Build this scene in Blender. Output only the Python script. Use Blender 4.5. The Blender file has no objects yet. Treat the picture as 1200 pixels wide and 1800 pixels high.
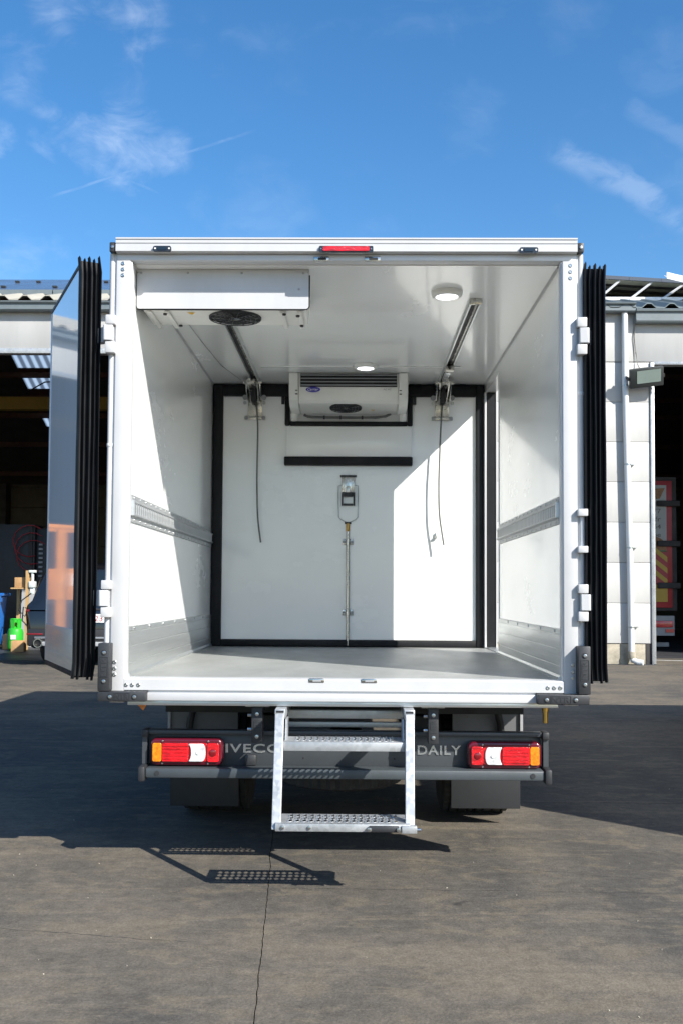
import bpy, bmesh, math, random
from mathutils import Matrix, Vector, Euler
random.seed(7)
R = math.radians
sc = bpy.context.scene
COL = sc.collection

# ------------------------------------------------------------------ camera
cam_d = bpy.data.cameras.new('camera'); cam = bpy.data.objects.new('camera', cam_d); COL.objects.link(cam)
cam_d.sensor_width = 36; cam_d.sensor_height = 36; cam_d.lens = 35.0
cam_d.shift_y = 63.16 / 1800
cam_d.clip_start = .05; cam_d.clip_end = 2000
cam.matrix_world = (Matrix.Translation((.0453, -4.6, 1.315)) @ Matrix.Rotation(.0126, 4, 'Z')
                    @ Matrix.Rotation(math.pi / 2 + .0449, 4, 'X') @ Matrix.Rotation(.0060, 4, 'Z'))
sc.camera = cam

# ------------------------------------------------------------------ sun and sky
SUN_DIR = Vector((-1.06, 1.0, -1.03)).normalized()          # the way the light travels
sun_d = bpy.data.lights.new('sun', 'SUN'); sun = bpy.data.objects.new('sun', sun_d); COL.objects.link(sun)
sun_d.energy = 5.0; sun_d.angle = R(.53); sun_d.color = (1.0, .955, .88)
sun.rotation_euler = SUN_DIR.to_track_quat('-Z', 'Y').to_euler()
sun.location = (20, -20, 25)
world = bpy.data.worlds.new('World'); sc.world = world; world.use_nodes = True
vs = sc.view_settings
vs.view_transform = 'Standard'; vs.look = 'None'; vs.gamma = 1.0; vs.use_curve_mapping = False
vs.exposure = 0.70
sc.cycles.max_bounces = 18; sc.cycles.diffuse_bounces = 14; sc.cycles.glossy_bounces = 5
sc.cycles.sample_clamp_indirect = 6.0
sc.cycles.use_denoising = True

def build_world():
    nt = world.node_tree; n = nt.nodes; l = nt.links; n.clear()
    out = n.new('ShaderNodeOutputWorld'); bg = n.new('ShaderNodeBackground')
    bg.inputs['Strength'].default_value = .125
    sky = n.new('ShaderNodeTexSky'); sky.sky_type = 'NISHITA'; sky.sun_disc = False
    sky.sun_elevation = math.asin(-SUN_DIR.z)
    sky.sun_rotation = math.atan2(-SUN_DIR.x, -SUN_DIR.y)
    sky.altitude = 50; sky.air_density = 1.0; sky.dust_density = .7; sky.ozone_density = 2.2
    hs = n.new('ShaderNodeHueSaturation'); hs.inputs['Saturation'].default_value = 1.31
    l.new(sky.outputs[0], hs.inputs['Color'])
    tc = n.new('ShaderNodeTexCoord')
    def math_(op, a, b=None, c=None, clamp=False):
        m = n.new('ShaderNodeMath'); m.operation = op; m.use_clamp = clamp
        for i, v in enumerate((a, b, c)):
            if v is None: continue
            if isinstance(v, (int, float)): m.inputs[i].default_value = v
            else: l.new(v, m.inputs[i])
        return m.outputs[0]
    def dot(v):
        d = n.new('ShaderNodeVectorMath'); d.operation = 'DOT_PRODUCT'
        l.new(tc.outputs['Generated'], d.inputs[0]); d.inputs[1].default_value = v
        return d.outputs['Value']
    def noise(scale, detail, rough, stretch=(1, 1, 1), dist=0):
        mp = n.new('ShaderNodeMapping'); mp.inputs['Scale'].default_value = stretch
        l.new(tc.outputs['Generated'], mp.inputs['Vector'])
        t = n.new('ShaderNodeTexNoise'); t.inputs['Scale'].default_value = scale
        t.inputs['Detail'].default_value = detail; t.inputs['Roughness'].default_value = rough
        t.inputs['Distortion'].default_value = dist
        l.new(mp.outputs[0], t.inputs['Vector']); return t.outputs['Fac']
    def ramp(v, a, b):
        m = n.new('ShaderNodeMapRange'); m.interpolation_type = 'SMOOTHSTEP'
        l.new(v, m.inputs['Value']); m.inputs['From Min'].default_value = a; m.inputs['From Max'].default_value = b
        return m.outputs['Result']
    def sdir(px, py):                                  # a bearing in the sky
        v = cam.matrix_world.to_3x3() @ Vector(((px - 600) / 1750, -(py - 963.2) / 1750, -1)); return v.normalized()
    nz = noise(6, 5, .55, (1, 1, 2.2), .5); nf = noise(22, 5, .60, (1, 1, 1.6), .6)
    body = math_('ADD', math_('MULTIPLY', nz, .62), math_('MULTIPLY', nf, .38))
    total = math_('MULTIPLY', ramp(body, .52, .80), .05)     # thin veil all over
    for px, py, rad, amt in ((215, 25, 3.0, .26), (120, 35, 2.6, .18), (225, 245, 3.2, .30), (120, 240, 2.6, .26), (285, 265, 2.0, .20), (45, 115, 2.4, .16),
                             (225, 185, 2.2, .10), (2, 245, 1.2, .25), (40, 475, 3.5, .16), (820, 215, 3.4, .05), (470, 370, 3.4, .05), (1010, 25, 2.6, .04), (1165, 85, 2.8, .04)):
        g = math_('SUBTRACT', dot(sdir(px, py)), math.cos(R(rad)))
        g = math_('DIVIDE', g, 1 - math.cos(R(rad)), clamp=True)
        t = ramp(math_('ADD', body, math_('MULTIPLY', g, .16)), .54, .84)
        total = math_('MAXIMUM', total, math_('MULTIPLY', math_('MULTIPLY', t, ramp(g, 0, .55)), amt))
    for a, b, w, amt in (((965, 255), (1230, 400), .016, .12), ((1100, 185), (1230, 265), .012, .05), ((90, 346), (440, 232), .0018, .08), ((150, 285), (278, 338), .0018, .06)):
        va, vb = sdir(*a), sdir(*b); nn = va.cross(vb).normalized()
        mid = (va + vb).normalized(); half = va.angle(vb) / 2
        dd = math_('ABSOLUTE', math_('ADD', dot(nn), math_('MULTIPLY', math_('SUBTRACT', nf, .5), w * 1.6)))
        line = math_('SUBTRACT', 1, ramp(dd, w * .2, w))
        seg = ramp(dot(mid), math.cos(half * 1.1), math.cos(half * .75))
        total = math_('MAXIMUM', total, math_('MULTIPLY', math_('MULTIPLY', line, seg), math_('MULTIPLY', ramp(nf, .25, .62), amt)))
    mix = n.new('ShaderNodeMix'); mix.data_type = 'RGBA'
    l.new(total, mix.inputs['Factor']); l.new(hs.outputs[0], mix.inputs['A'])
    mix.inputs['B'].default_value = (7.6, 7.9, 8.3, 1)
    l.new(mix.outputs['Result'], bg.inputs['Color']); l.new(bg.outputs[0], out.inputs['Surface'])
build_world()

# ------------------------------------------------------------------ materials
def nodes_of(name):
    m = bpy.data.materials.new(name); m.use_nodes = True
    nt = m.node_tree; b = nt.nodes['Principled BSDF']
    return m, nt, nt.nodes, nt.links, b
def tex(nt, scale, detail=5, rough=.6, stretch=(1, 1, 1), kind='noise', dist=0):
    tc = nt.nodes.new('ShaderNodeTexCoord'); mp = nt.nodes.new('ShaderNodeMapping')
    mp.inputs['Scale'].default_value = stretch; nt.links.new(tc.outputs['Object'], mp.inputs['Vector'])
    if kind == 'noise':
        t = nt.nodes.new('ShaderNodeTexNoise'); t.inputs['Detail'].default_value = detail; t.inputs['Roughness'].default_value = rough
        t.inputs['Distortion'].default_value = dist
        t.inputs['Scale'].default_value = scale; o = t.outputs['Fac']
    else:
        t = nt.nodes.new('ShaderNodeTexVoronoi'); t.inputs['Scale'].default_value = scale; o = t.outputs['Color' if kind == 'cells' else 'Distance']
    nt.links.new(mp.outputs[0], t.inputs['Vector']); return o
def mrange(nt, v, a, b, c, d):
    m = nt.nodes.new('ShaderNodeMapRange'); nt.links.new(v, m.inputs['Value'])
    for k, x in zip(('From Min', 'From Max', 'To Min', 'To Max'), (a, b, c, d)): m.inputs[k].default_value = x
    return m.outputs['Result']
def mixc(nt, f, a, b, blend='MIX'):
    m = nt.nodes.new('ShaderNodeMix'); m.data_type = 'RGBA'; m.blend_type = blend
    for k, v in (('Factor', f), ('A', a), ('B', b)):
        if isinstance(v, (int, float)): m.inputs[k].default_value = v
        elif isinstance(v, tuple): m.inputs[k].default_value = (*v, 1)
        else: nt.links.new(v, m.inputs[k])
    return m.outputs['Result']
def bump(nt, b, h, strength, dist=.01):
    n = nt.nodes.new('ShaderNodeBump'); n.inputs['Strength'].default_value = strength; n.inputs['Distance'].default_value = dist
    nt.links.new(h, n.inputs['Height']); nt.links.new(n.outputs[0], b.inputs['Normal'])
MATS = {}
def pm(name, col, rough=.5, metal=0, var=.12, vscale=6, bmp=0, bscale=80, coat=0, rvar=.1, stretch=(1, 1, 1), spec=.5):
    m, nt, n, l, b = nodes_of(name)
    t = tex(nt, vscale, 6, .65, stretch)
    dark = tuple(c * (1 - var * 1.6) for c in col); lite = tuple(min(1, c * (1 + var * .5)) for c in col)
    l.new(mixc(nt, mrange(nt, t, .3, .7, 0, 1), dark, lite), b.inputs['Base Color'])
    l.new(mrange(nt, t, .3, .7, max(.02, rough + rvar), max(.02, rough - rvar * .5)), b.inputs['Roughness'])
    b.inputs['Metallic'].default_value = metal; b.inputs['Coat Weight'].default_value = coat; b.inputs['Coat Roughness'].default_value = .08
    b.inputs['Specular IOR Level'].default_value = spec
    if bmp: bump(nt, b, tex(nt, bscale, 4, .6, stretch), bmp, .004)
    MATS[name] = m; return m
pm('white_lacquer', (.52, .525, .53), .34, 0, .055, 5, .05, 22, rvar=.08, stretch=(1, 1, .6))
pm('anodised_white', (.62, .63, .64), .42, .15, .02, 3, rvar=.03)
pm('interior_panel', (.905, .915, .90), .22, 0, .022, 1.6, .06, 14, coat=.55, rvar=.07, stretch=(1, .6, 1.4))
pm('door_panel', (.88, .90, .92), .03, 0, .02, 3, .012, 14, coat=.3, rvar=.005, stretch=(2, 2, .25))
pm('unit_shell', (.80, .80, .76), .38, 0, .04, 5)
pm('aluminium', (.70, .72, .715), .36, .85, .10, 5, .06, 60, rvar=.1, stretch=(1, .15, 4))
pm('floor_resin', (.30, .312, .304), .42, 0, .12, 4, .15, 260, rvar=.08, stretch=(1, .35, 1))
pm('rubber', (.011, .012, .014), .52, 0, .25, 9, .1, 50, rvar=.12, spec=.25)
pm('black_plastic', (.030, .032, .036), .45, 0, .2, 12, .12, 300)
pm('dark_paint', (.048, .055, .062), .42, 0, .14, 5, .05, 120, rvar=.1)
pm('grey_bumper', (.062, .075, .084), .46, .1, .14, 7, .05, 120)
pm('mud_plastic', (.026, .028, .031), .5, 0, .16, 6, .06, 150)
pm('stainless', (.58, .57, .53), .24, 1, .12, 12, rvar=.1)
pm('brass', (.60, .38, .10), .3, 1, .15, 40)
pm('bolt_steel', (.50, .52, .52), .3, 1, .1, 60)
pm('chrome_letter', (.60, .62, .63), .25, .9, .05, 40)
pm('cord_grey', (.13, .135, .13), .5, 0, .1, 40)
pm('tyre', (.034, .034, .035), .75, 0, .25, 30, .2, 120)
pm('rim_grey', (.30, .31, .32), .45, .6, .1, 20)
pm('chassis_black', (.015, .016, .018), .6, 0, .2, 9)
pm('wall_panel', (.48, .477, .462), .55, 0, .085, 1.6, .05, 30, stretch=(1, 1, .25))
pm('plinth_concrete', (.40, .36, .28), .85, 0, .22, 7, .5, 40)
pm('gutter_grey', (.16, .19, .20), .45, .1, .1, 4)
pm('roof_sheet_pale', (.40, .38, .32), .6, .1, .15, 1.6, stretch=(4, .4, 1))
pm('roof_sheet_teal', (.15, .19, .20), .5, .2, .18, 1.6, stretch=(4, .4, 1))
pm('solar_glass', (.085, .095, .115), .25, 0, .15, 1.2, coat=.3)
pm('solar_back', (.80, .74, .58), .7, 0, .2, 2)
pm('rail_white', (.7, .71, .72), .4, .3, .06, 6)
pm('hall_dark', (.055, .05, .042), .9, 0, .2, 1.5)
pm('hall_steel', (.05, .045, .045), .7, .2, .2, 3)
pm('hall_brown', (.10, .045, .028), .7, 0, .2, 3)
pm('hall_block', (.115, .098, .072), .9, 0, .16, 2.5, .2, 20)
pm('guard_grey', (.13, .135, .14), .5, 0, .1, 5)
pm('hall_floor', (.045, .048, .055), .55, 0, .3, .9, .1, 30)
pm('crane_yellow', (.30, .19, .02), .5, 0, .15, 3)
pm('orange_paint', (.72, .25, .03), .5, 0, .15, 5)
pm('car_black', (.012, .014, .018), .14, .2, .05, 6, coat=.9, rvar=.02)
pm('car_trim', (.02, .02, .022), .5, 0, .1, 9)
pm('car_glass', (.01, .014, .016), .05, 0, .05, 3, coat=1, rvar=.01)
pm('plate_white', (.82, .82, .80), .4, 0, .02, 20)
pm('plate_red', (.32, .01, .02), .5, 0, .02, 20)
pm('bin_blue', (.012, .13, .46), .4, 0, .08, 6)
pm('gas_green', (.03, .42, .03), .35, 0, .06, 8, coat=.3)
pm('cardboard', (.46, .27, .12), .8, 0, .1, 8, .1, 40)
pm('wood', (.50, .32, .14), .7, 0, .16, 6, stretch=(6, 6, .6))
pm('sheet_grey', (.33, .34, .35), .6, 0, .08, 2)
pm('hose_red', (.32, .012, .02), .5, 0, .1, 10)
pm('cable_black', (.012, .012, .012), .6, 0, .1, 10)
pm('machine_white', (.6, .66, .64), .4, 0, .1, 20)
pm('pvc_pipe', (.70, .71, .71), .4, 0, .06, 2, stretch=(1, 1, .3))
pm('lamp_body', (.05, .055, .055), .4, .3, .1, 8)
pm('lamp_glass', (.24, .30, .27), .08, 0, .06, 4, coat=1, rvar=.02)
pm('trailer_red', (0.341, 0.012, 0.019), .4, 0, .08, 4)
pm('trailer_yellow', (0.434, 0.273, 0.012), .4, 0, .06, 4)
pm('trailer_green', (0.031, 0.124, 0.025), .5, 0, .1, 4)
pm('trailer_bun', (0.285, 0.124, 0.037), .5, 0, .25, 12)
pm('trailer_tomato', (0.223, 0.043, 0.025), .5, 0, .15, 9)
pm('trailer_white', (0.384, 0.384, 0.360), .45, 0, .04, 3)
pm('trailer_print', (.06, .05, .03), .5, 0, .05, 9)
pm('sticker_yellow', (.80, .50, .03), .5, 0, .02, 9)
pm('logo_blue', (.035, .03, .36), .35, 0, .03, 30, coat=.5)
pm('marker_black', (.02, .022, .026), .22, 0, .1, 30, coat=.5)
pm('lens_clear', (.74, .76, .76), .12, 0, .25, 40, .25, 500, coat=.8)
pm('lens_red', (.74, .006, .012), .14, 0, .42, 45, .6, 160, coat=.8, stretch=(.5, 1, 2))
pm('lens_red_deep', (.20, .003, .008), .14, 0, .2, 50, coat=.8)
pm('lens_amber', (.95, .26, .005), .14, 0, .35, 55, .3, 300, coat=.8)
pm('lens_rim', (.10, .004, .014), .18, 0, .1, 30, coat=.6)
pm('paint_white_line', (.55, .55, .52), .8, 0, .25, 5)
def emit(name, col, s):
    m, nt, n, l, b = nodes_of(name)
    b.inputs['Base Color'].default_value = (*col, 1); b.inputs['Emission Color'].default_value = (*col, 1); b.inputs['Emission Strength'].default_value = s
    MATS[name] = m
emit('led_white', (.95, .97, 1), 1.8)
def m_galv():
    m, nt, n, l, b = nodes_of('galvanised')
    v = tex(nt, 55, kind='cells'); s = tex(nt, 6, 7, .7)
    l.new(mixc(nt, mrange(nt, s, .3, .72, 0, 1), mixc(nt, v, (.30, .315, .32), (.44, .455, .46)), (.50, .52, .535)), b.inputs['Base Color'])
    b.inputs['Metallic'].default_value = .55
    l.new(mrange(nt, v, 0, 1, .34, .56), b.inputs['Roughness']); MATS['galvanised'] = m
m_galv()
def m_skylight():
    m, nt, n, l, b = nodes_of('skylight_sheet')
    t = n.new('ShaderNodeBsdfTranslucent'); t.inputs['Color'].default_value = (.62, .68, .72, 1)
    w = n.new('ShaderNodeTexWave'); w.wave_type = 'BANDS'; w.bands_direction = 'X'; w.inputs['Scale'].default_value = 1.1
    tc = n.new('ShaderNodeTexCoord'); l.new(tc.outputs['Object'], w.inputs['Vector'])
    l.new(mixc(nt, mrange(nt, w.outputs['Fac'], .2, .8, 0, 1), (.34, .38, .42), (.70, .76, .80)), t.inputs['Color'])
    l.new(t.outputs[0], n['Material Output'].inputs['Surface']); MATS['skylight_sheet'] = m
m_skylight()
def m_concrete():
    m, nt, n, l, b = nodes_of('yard_concrete')
    big = tex(nt, .40, 4, .5, dist=.6); mid = tex(nt, 1.5, 7, .62, (1, 1.3, 1), dist=.8); pat = tex(nt, 3.6, 8, .68, (1, 1.5, 1), dist=.4)
    strk = tex(nt, 1.3, 9, .72, (.35, 2.4, 1), dist=1.4); fine = tex(nt, 16, 8, .78); grit = tex(nt, 85, 6, .8); spots = tex(nt, 2.7, 3, .45)
    scr = tex(nt, 3.0, 10, .8, (.20, 3.0, 1), dist=3.2); agg = tex(nt, 95, kind='dist'); pits = tex(nt, 26, kind='dist')
    c = mixc(nt, mrange(nt, big, .42, .58, 0, 1), (.090, .084, .075), (.152, .132, .105))
    c = mixc(nt, mrange(nt, mid, .44, .60, 0, .60), c, (.074, .070, .063))
    c = mixc(nt, mrange(nt, pat, .52, .60, 0, .55), c, (.168, .143, .107))
    c = mixc(nt, mrange(nt, strk, .53, .63, 0, .52), c, (.186, .158, .118))
    # pale tyre lanes
    tc = n.new('ShaderNodeTexCoord'); sp = n.new('ShaderNodeSeparateXYZ'); l.new(tc.outputs['Object'], sp.inputs[0])
    for xc, w, am in ((1.02, .20, .42), (-1.0, .22, .25), (2.6, .25, .35)):
        d = n.new('ShaderNodeMath'); d.operation = 'SUBTRACT'; l.new(sp.outputs['X'], d.inputs[0]); d.inputs[1].default_value = xc
        a = n.new('ShaderNodeMath'); a.operation = 'ABSOLUTE'; l.new(d.outputs[0], a.inputs[0])
        a2 = n.new('ShaderNodeMath'); a2.operation = 'MULTIPLY_ADD'; l.new(pat, a2.inputs[0]); a2.inputs[1].default_value = .22; l.new(a.outputs[0], a2.inputs[2])
        f = mrange(nt, a2.outputs[0], w * .6 + .08, w + .14, am, 0); g_ = n.new('ShaderNodeMath'); g_.operation = 'MULTIPLY'
        l.new(f, g_.inputs[0]); l.new(mrange(nt, strk, .38, .6, .2, 1), g_.inputs[1])
        c = mixc(nt, g_.outputs[0], c, (.190, .166, .132))
    c = mixc(nt, mrange(nt, scr, .585, .64, 0, .32), c, (.225, .20, .162))
    c = mixc(nt, 1, c, mixc(nt, mrange(nt, fine, .32, .68, 0, 1), (.70, .70, .70), (1.22, 1.21, 1.19)), 'MULTIPLY')
    c = mixc(nt, 1, c, mixc(nt, mrange(nt, grit, .35, .65, 0, 1), (.74, .74, .74), (1.26, 1.25, 1.23)), 'MULTIPLY')
    c = mixc(nt, mrange(nt, agg, .08, .16, .35, 0), c, (.075, .07, .064))
    c = mixc(nt, mrange(nt, pits, .04, .075, .65, 0), c, (.045, .043, .04))
    c = mixc(nt, mrange(nt, spots, .715, .75, 0, .75), c, (.032, .031, .030))
    l.new(c, b.inputs['Base Color'])
    l.new(mrange(nt, mid, .3, .7, .95, .80), b.inputs['Roughness']); b.inputs['Specular IOR Level'].default_value = .22
    h = mixc(nt, .5, mixc(nt, .5, fine, grit), mixc(nt, .5, scr, agg))
    bump(nt, b, h, .6, .006); MATS['yard_concrete'] = m
m_concrete()

# ------------------------------------------------------------------ mesh helpers
class MB:
    def __init__(s): s.bm = bmesh.new()
    def box(s, x0, x1, y0, y1, z0, z1, bev=0, seg=2, mx=None):
        M = Matrix.Translation(((x0 + x1) / 2, (y0 + y1) / 2, (z0 + z1) / 2)) @ Matrix.Diagonal((abs(x1 - x0), abs(y1 - y0), abs(z1 - z0), 1))
        if mx is not None: M = mx @ M
        vv = bmesh.ops.create_cube(s.bm, size=1, matrix=M)['verts']
        if bev:
            ee = {e for v in vv for e in v.link_edges}
            bmesh.ops.bevel(s.bm, geom=list(ee), offset=bev, segments=seg, profile=.5, affect='EDGES')
        return s
    def poly(s, bottom, top, caps=True):
        a = [s.bm.verts.new(p) for p in bottom]; b = [s.bm.verts.new(p) for p in top]; n = len(a)
        for i in range(n): s.bm.faces.new((a[i], a[(i + 1) % n], b[(i + 1) % n], b[i]))
        if caps: s.bm.faces.new(a[::-1]); s.bm.faces.new(b)
        return s
    def prism(s, pts, axis, a, b):
        f = {'x': lambda p, t: (t, p[0], p[1]), 'y': lambda p, t: (p[0], t, p[1]), 'z': lambda p, t: (p[0], p[1], t)}[axis]
        return s.poly([f(p, a) for p in pts], [f(p, b) for p in pts])
    def cyl(s, p0, p1, r0, r1=None, n=14):
        p0, p1 = Vector(p0), Vector(p1); r1 = r0 if r1 is None else r1
        q = (p1 - p0).to_track_quat('Z', 'Y')
        ring = lambda p, r: [p + q @ Vector((r * math.cos(2 * math.pi * k / n), r * math.sin(2 * math.pi * k / n), 0)) for k in range(n)]
        return s.poly(ring(p0, r0), ring(p1, r1))
    def tube(s, pts, r, n=8):
        pts = [Vector(p) for p in pts]; rings = []
        for i, p in enumerate(pts):
            d = (pts[min(i + 1, len(pts) - 1)] - pts[max(i - 1, 0)]).normalized()
            q = d.to_track_quat('Z', 'Y')
            rings.append([s.bm.verts.new(p + q @ Vector((r * math.cos(2 * math.pi * k / n), r * math.sin(2 * math.pi * k / n), 0))) for k in range(n)])
        for a, b in zip(rings, rings[1:]):
            best = min(range(n), key=lambda o: (a[0].co - b[o].co).length)
            for k in range(n): s.bm.faces.new((a[k], a[(k + 1) % n], b[(k + 1 + best) % n], b[(k + best) % n]))
        s.bm.faces.new(rings[0][::-1]); s.bm.faces.new(rings[-1]); return s
    def lathe(s, prof, org, axis, n=32, mod=None):
        q = Vector(axis).to_track_quat('Z', 'Y'); org = Vector(org); rings = []
        for j, (r, h) in enumerate(prof):
            rings.append([s.bm.verts.new(org + q @ Vector(((r + (mod(j, k) if mod else 0)) * math.cos(2 * math.pi * k / n), (r + (mod(j, k) if mod else 0)) * math.sin(2 * math.pi * k / n), h))) for k in range(n)])
        for a, b in zip(rings, rings[1:]):
            for k in range(n): s.bm.faces.new((a[k], a[(k + 1) % n], b[(k + 1) % n], b[k]))
        s.bm.faces.new(rings[0][::-1]); s.bm.faces.new(rings[-1]); return s
    def ring(s, c, axis, R0, r, n=32, m=8):
        q = Vector(axis).to_track_quat('Z', 'Y'); c = Vector(c); g = []
        for k in range(n):
            a = 2 * math.pi * k / n
            g.append([s.bm.verts.new(c + q @ Vector(((R0 + r * math.cos(2 * math.pi * j / m)) * math.cos(a), (R0 + r * math.cos(2 * math.pi * j / m)) * math.sin(a), r * math.sin(2 * math.pi * j / m)))) for j in range(m)])
        for k in range(n):
            for j in range(m): s.bm.faces.new((g[k][j], g[(k + 1) % n][j], g[(k + 1) % n][(j + 1) % m], g[k][(j + 1) % m]))
        return s
    def loft(s, rings):
        vs_ = [[s.bm.verts.new(p) for p in r] for r in rings]; n = len(vs_[0])
        for a, b in zip(vs_, vs_[1:]):
            for k in range(n): s.bm.faces.new((a[k], a[(k + 1) % n], b[(k + 1) % n], b[k]))
        s.bm.faces.new(vs_[0][::-1]); s.bm.faces.new(vs_[-1]); return s
    def build(s, name, mat, parent=None, smooth=35, bev=0, seg=2):
        bm = s.bm; bmesh.ops.recalc_face_normals(bm, faces=bm.faces[:])
        me = bpy.data.meshes.new(name); bm.to_mesh(me); bm.free()
        return finish(name, me, mat, parent, smooth, bev, seg)
def finish(name, me, mat, parent, smooth=35, bev=0, seg=2):
    me.materials.append(MATS[mat] if isinstance(mat, str) else mat)
    if smooth:
        for p in me.polygons: p.use_smooth = True
        me.set_sharp_from_angle(angle=R(smooth))
    o = bpy.data.objects.new(name, me); COL.objects.link(o)
    if bev:
        md = o.modifiers.new('bevel', 'BEVEL'); md.width = bev; md.segments = seg; md.limit_method = 'ANGLE'; md.angle_limit = R(40)
    adopt(o, parent); return o
def adopt(o, parent):
    if parent is not None:
        o.parent = parent
        if parent.type == 'EMPTY': o.matrix_parent_inverse = Matrix.Translation(-Vector(parent.location))
def thing(name, loc, label, cat, group=None):
    o = bpy.data.objects.new(name, None); COL.objects.link(o); o.location = loc; o.empty_display_size = .2
    o['label'] = label; o['category'] = cat
    if group: o['group'] = group
    return o
def tag(o, label, cat, group=None):
    o['label'] = label; o['category'] = cat
    if group: o['group'] = group
    return o
def struct(o): o['kind'] = 'structure'; return o
def inst(src, name, loc, parent, rot=None, scale=None):        # a further piece that shares the mesh of src
    o = src.copy(); o.name = name; COL.objects.link(o); o.location = loc
    if rot is not None: o.rotation_euler = rot
    if scale is not None: o.scale = scale
    o.parent = None; adopt(o, parent); return o
def rrect(x0, x1, z0, z1, r, n=5):
    p = []
    for cx, cz, a in ((x1 - r, z1 - r, 0), (x0 + r, z1 - r, 90), (x0 + r, z0 + r, 180), (x1 - r, z0 + r, 270)):
        for k in range(n + 1): t = R(a + 90 * k / n); p.append((cx + r * math.cos(t), cz + r * math.sin(t)))
    return p
def text(name, s, x0, x1, z0, z1, y, mat, parent, depth=.004, shear=0, bold=0, rot=0, space=1):
    """raised lettering on a plane facing -Y, fitted into the rectangle"""
    cu = bpy.data.curves.new(name, 'FONT'); cu.body = s; cu.extrude = depth; cu.shear = shear; cu.offset = bold; cu.space_character = space
    cu.resolution_u = 4
    t = bpy.data.objects.new(name, cu); COL.objects.link(t)
    me = bpy.data.meshes.new_from_object(t.evaluated_get(bpy.context.evaluated_depsgraph_get()))
    bpy.data.objects.remove(t)
    xs = [v.co.x for v in me.vertices]; ys = [v.co.y for v in me.vertices]
    ax, bx, ay, by = min(xs), max(xs), min(ys), max(ys)
    for v in me.vertices:
        u, w, d = (v.co.x - ax) / (bx - ax), (v.co.y - ay) / (by - ay), v.co.z
        if rot: u, w = 1 - w, u
        v.co = (x0 + u * (x1 - x0), y - d, z0 + w * (z1 - z0))
    me.materials.clear()
    return finish(name, me, mat, parent, 30)

# ================================================================== SETTING
# ---- ground and slabs
g = MB(); g.poly([(-300, -200, -.25), (300, -200, -.25), (300, 400, -.25), (-300, 400, -.25)], [(-300, -200, -.03), (300, -200, -.03), (300, 400, -.03), (-300, 400, -.03)])
ground = struct(g.build('ground', 'yard_concrete', smooth=0))
def L(i, y): return {-2: -30 - .06 * y, -1: -6.9 - .06 * y, 0: -.342 - .058 * y, 1: 4.55 + .059 * y, 2: 11 + .05 * y, 3: 30}[i]
TY = [-30, -10, -3.9, 2.07, 8.05, 15.0]
def edge_pts(a, b, step, amp, seed):
    rnd = random.Random(seed); a, b = Vector(a), Vector(b); n = max(1, int((b - a).length / step)); d = (b - a).normalized(); nn = Vector((-d.y, d.x))
    out = []; w = 0
    for k in range(n + 1):
        w = w * .8 + rnd.uniform(-1, 1) * amp
        out.append(a.lerp(b, k / n) + nn * (w if 0 < k < n else 0))
    return out
for i in range(-2, 3):
    for j in range(len(TY) - 1):
        y0, y1 = TY[j] + .003, TY[j + 1] - .003
        near = j in (1, 2, 3) and i in (-1, 0)
        gx = .0019 if near else .0016
        st, am = (.035, .0028) if near else (2.0, .0)
        pl = edge_pts((L(i, y0) + gx, y0), (L(i, y1) + gx, y1), st, am, i * 10 + j)
        pr = edge_pts((L(i + 1, y0) - gx, y0), (L(i + 1, y1) - gx, y1), st, am, (i + 1) * 10 + j)
        ring_ = [(p.x, p.y) for p in pr] + [(p.x, p.y) for p in reversed(pl)]
        MB().poly([(x, y, -.028) for x, y in ring_], [(x, y, 0) for x, y in ring_]).build('concrete_slab', 'yard_concrete', ground, 0)
for seed, a, b in ((3, (-.33, .10), (2.7, .06)), (5, (.30, .60), (1.5, .30)), (8, (-2.6, -.28), (-.6, -.62))):
    p = edge_pts(a, b, .02, .006, seed); m = MB(); rnd = random.Random(seed)
    ws = [.0006 + .0012 * rnd.random() * (1 if rnd.random() > .25 else 0) for _ in p]
    top = [m.bm.verts.new((q.x, q.y + w, .0006)) for q, w in zip(p, ws)]; bot = [m.bm.verts.new((q.x, q.y - w, .0006)) for q, w in zip(p, ws)]
    for k in range(len(p) - 1): m.bm.faces.new((bot[k], bot[k + 1], top[k + 1], top[k]))
    m.build('hairline_crack', 'chassis_black', ground, 0)
# small stones and flakes of dirt lying about
sb = MB()
for k in range(90):
    x, y = random.uniform(-2.4, 2.6), random.uniform(-1.5, 2.6)
    r = random.uniform(.0015, .0036); q = Euler((random.random() * 3, random.random() * 3, random.random() * 3)).to_matrix().to_4x4()
    sb.box(-r, r, -r * .7, r * .7, -r * .4, r * .4, mx=Matrix.Translation((x, y, r * .35)) @ q)
o = sb.build('yard_grit', 'plinth_concrete', None, 0); o['kind'] = 'stuff'; tag(o, 'tiny stones and grit scattered on the concrete yard', 'grit')

# ================================================================== BUILDING
WY = 15.15
hall = thing('warehouse', (0, 15.15, 0), 'long white panelled warehouse hall with open bays behind the truck', 'building')
zs = [.41, 1.205, 2.006, 2.805, 3.607, 4.405, 5.204, 6.004]
for a, b in zip(zs, zs[1:]):
    MB().box(-2.2, 5.905, WY, WY + .16, a + .004, b - .004, .004).build('wall_panel', 'wall_panel', hall)
for x0, x1 in ((-40, -26.1), (12.2, 40)):
    for a, b in zip(zs, zs[1:]): MB().box(x0, x1, WY, WY + .16, a + .004, b - .004, .004).build('wall_panel', 'wall_panel', hall)
for x0, x1 in ((-40, -26.1), (-2.2, 5.80), (12.2, 40)): MB().box(x0, x1, WY + .02, WY + .2, 0, .405, .01).build('plinth', 'plinth_concrete', hall)
MB().box(-2.2, 5.9, WY + .163, WY + .20, .41, 6.14).build('wall_core', 'hall_dark', hall, 0)
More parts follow.
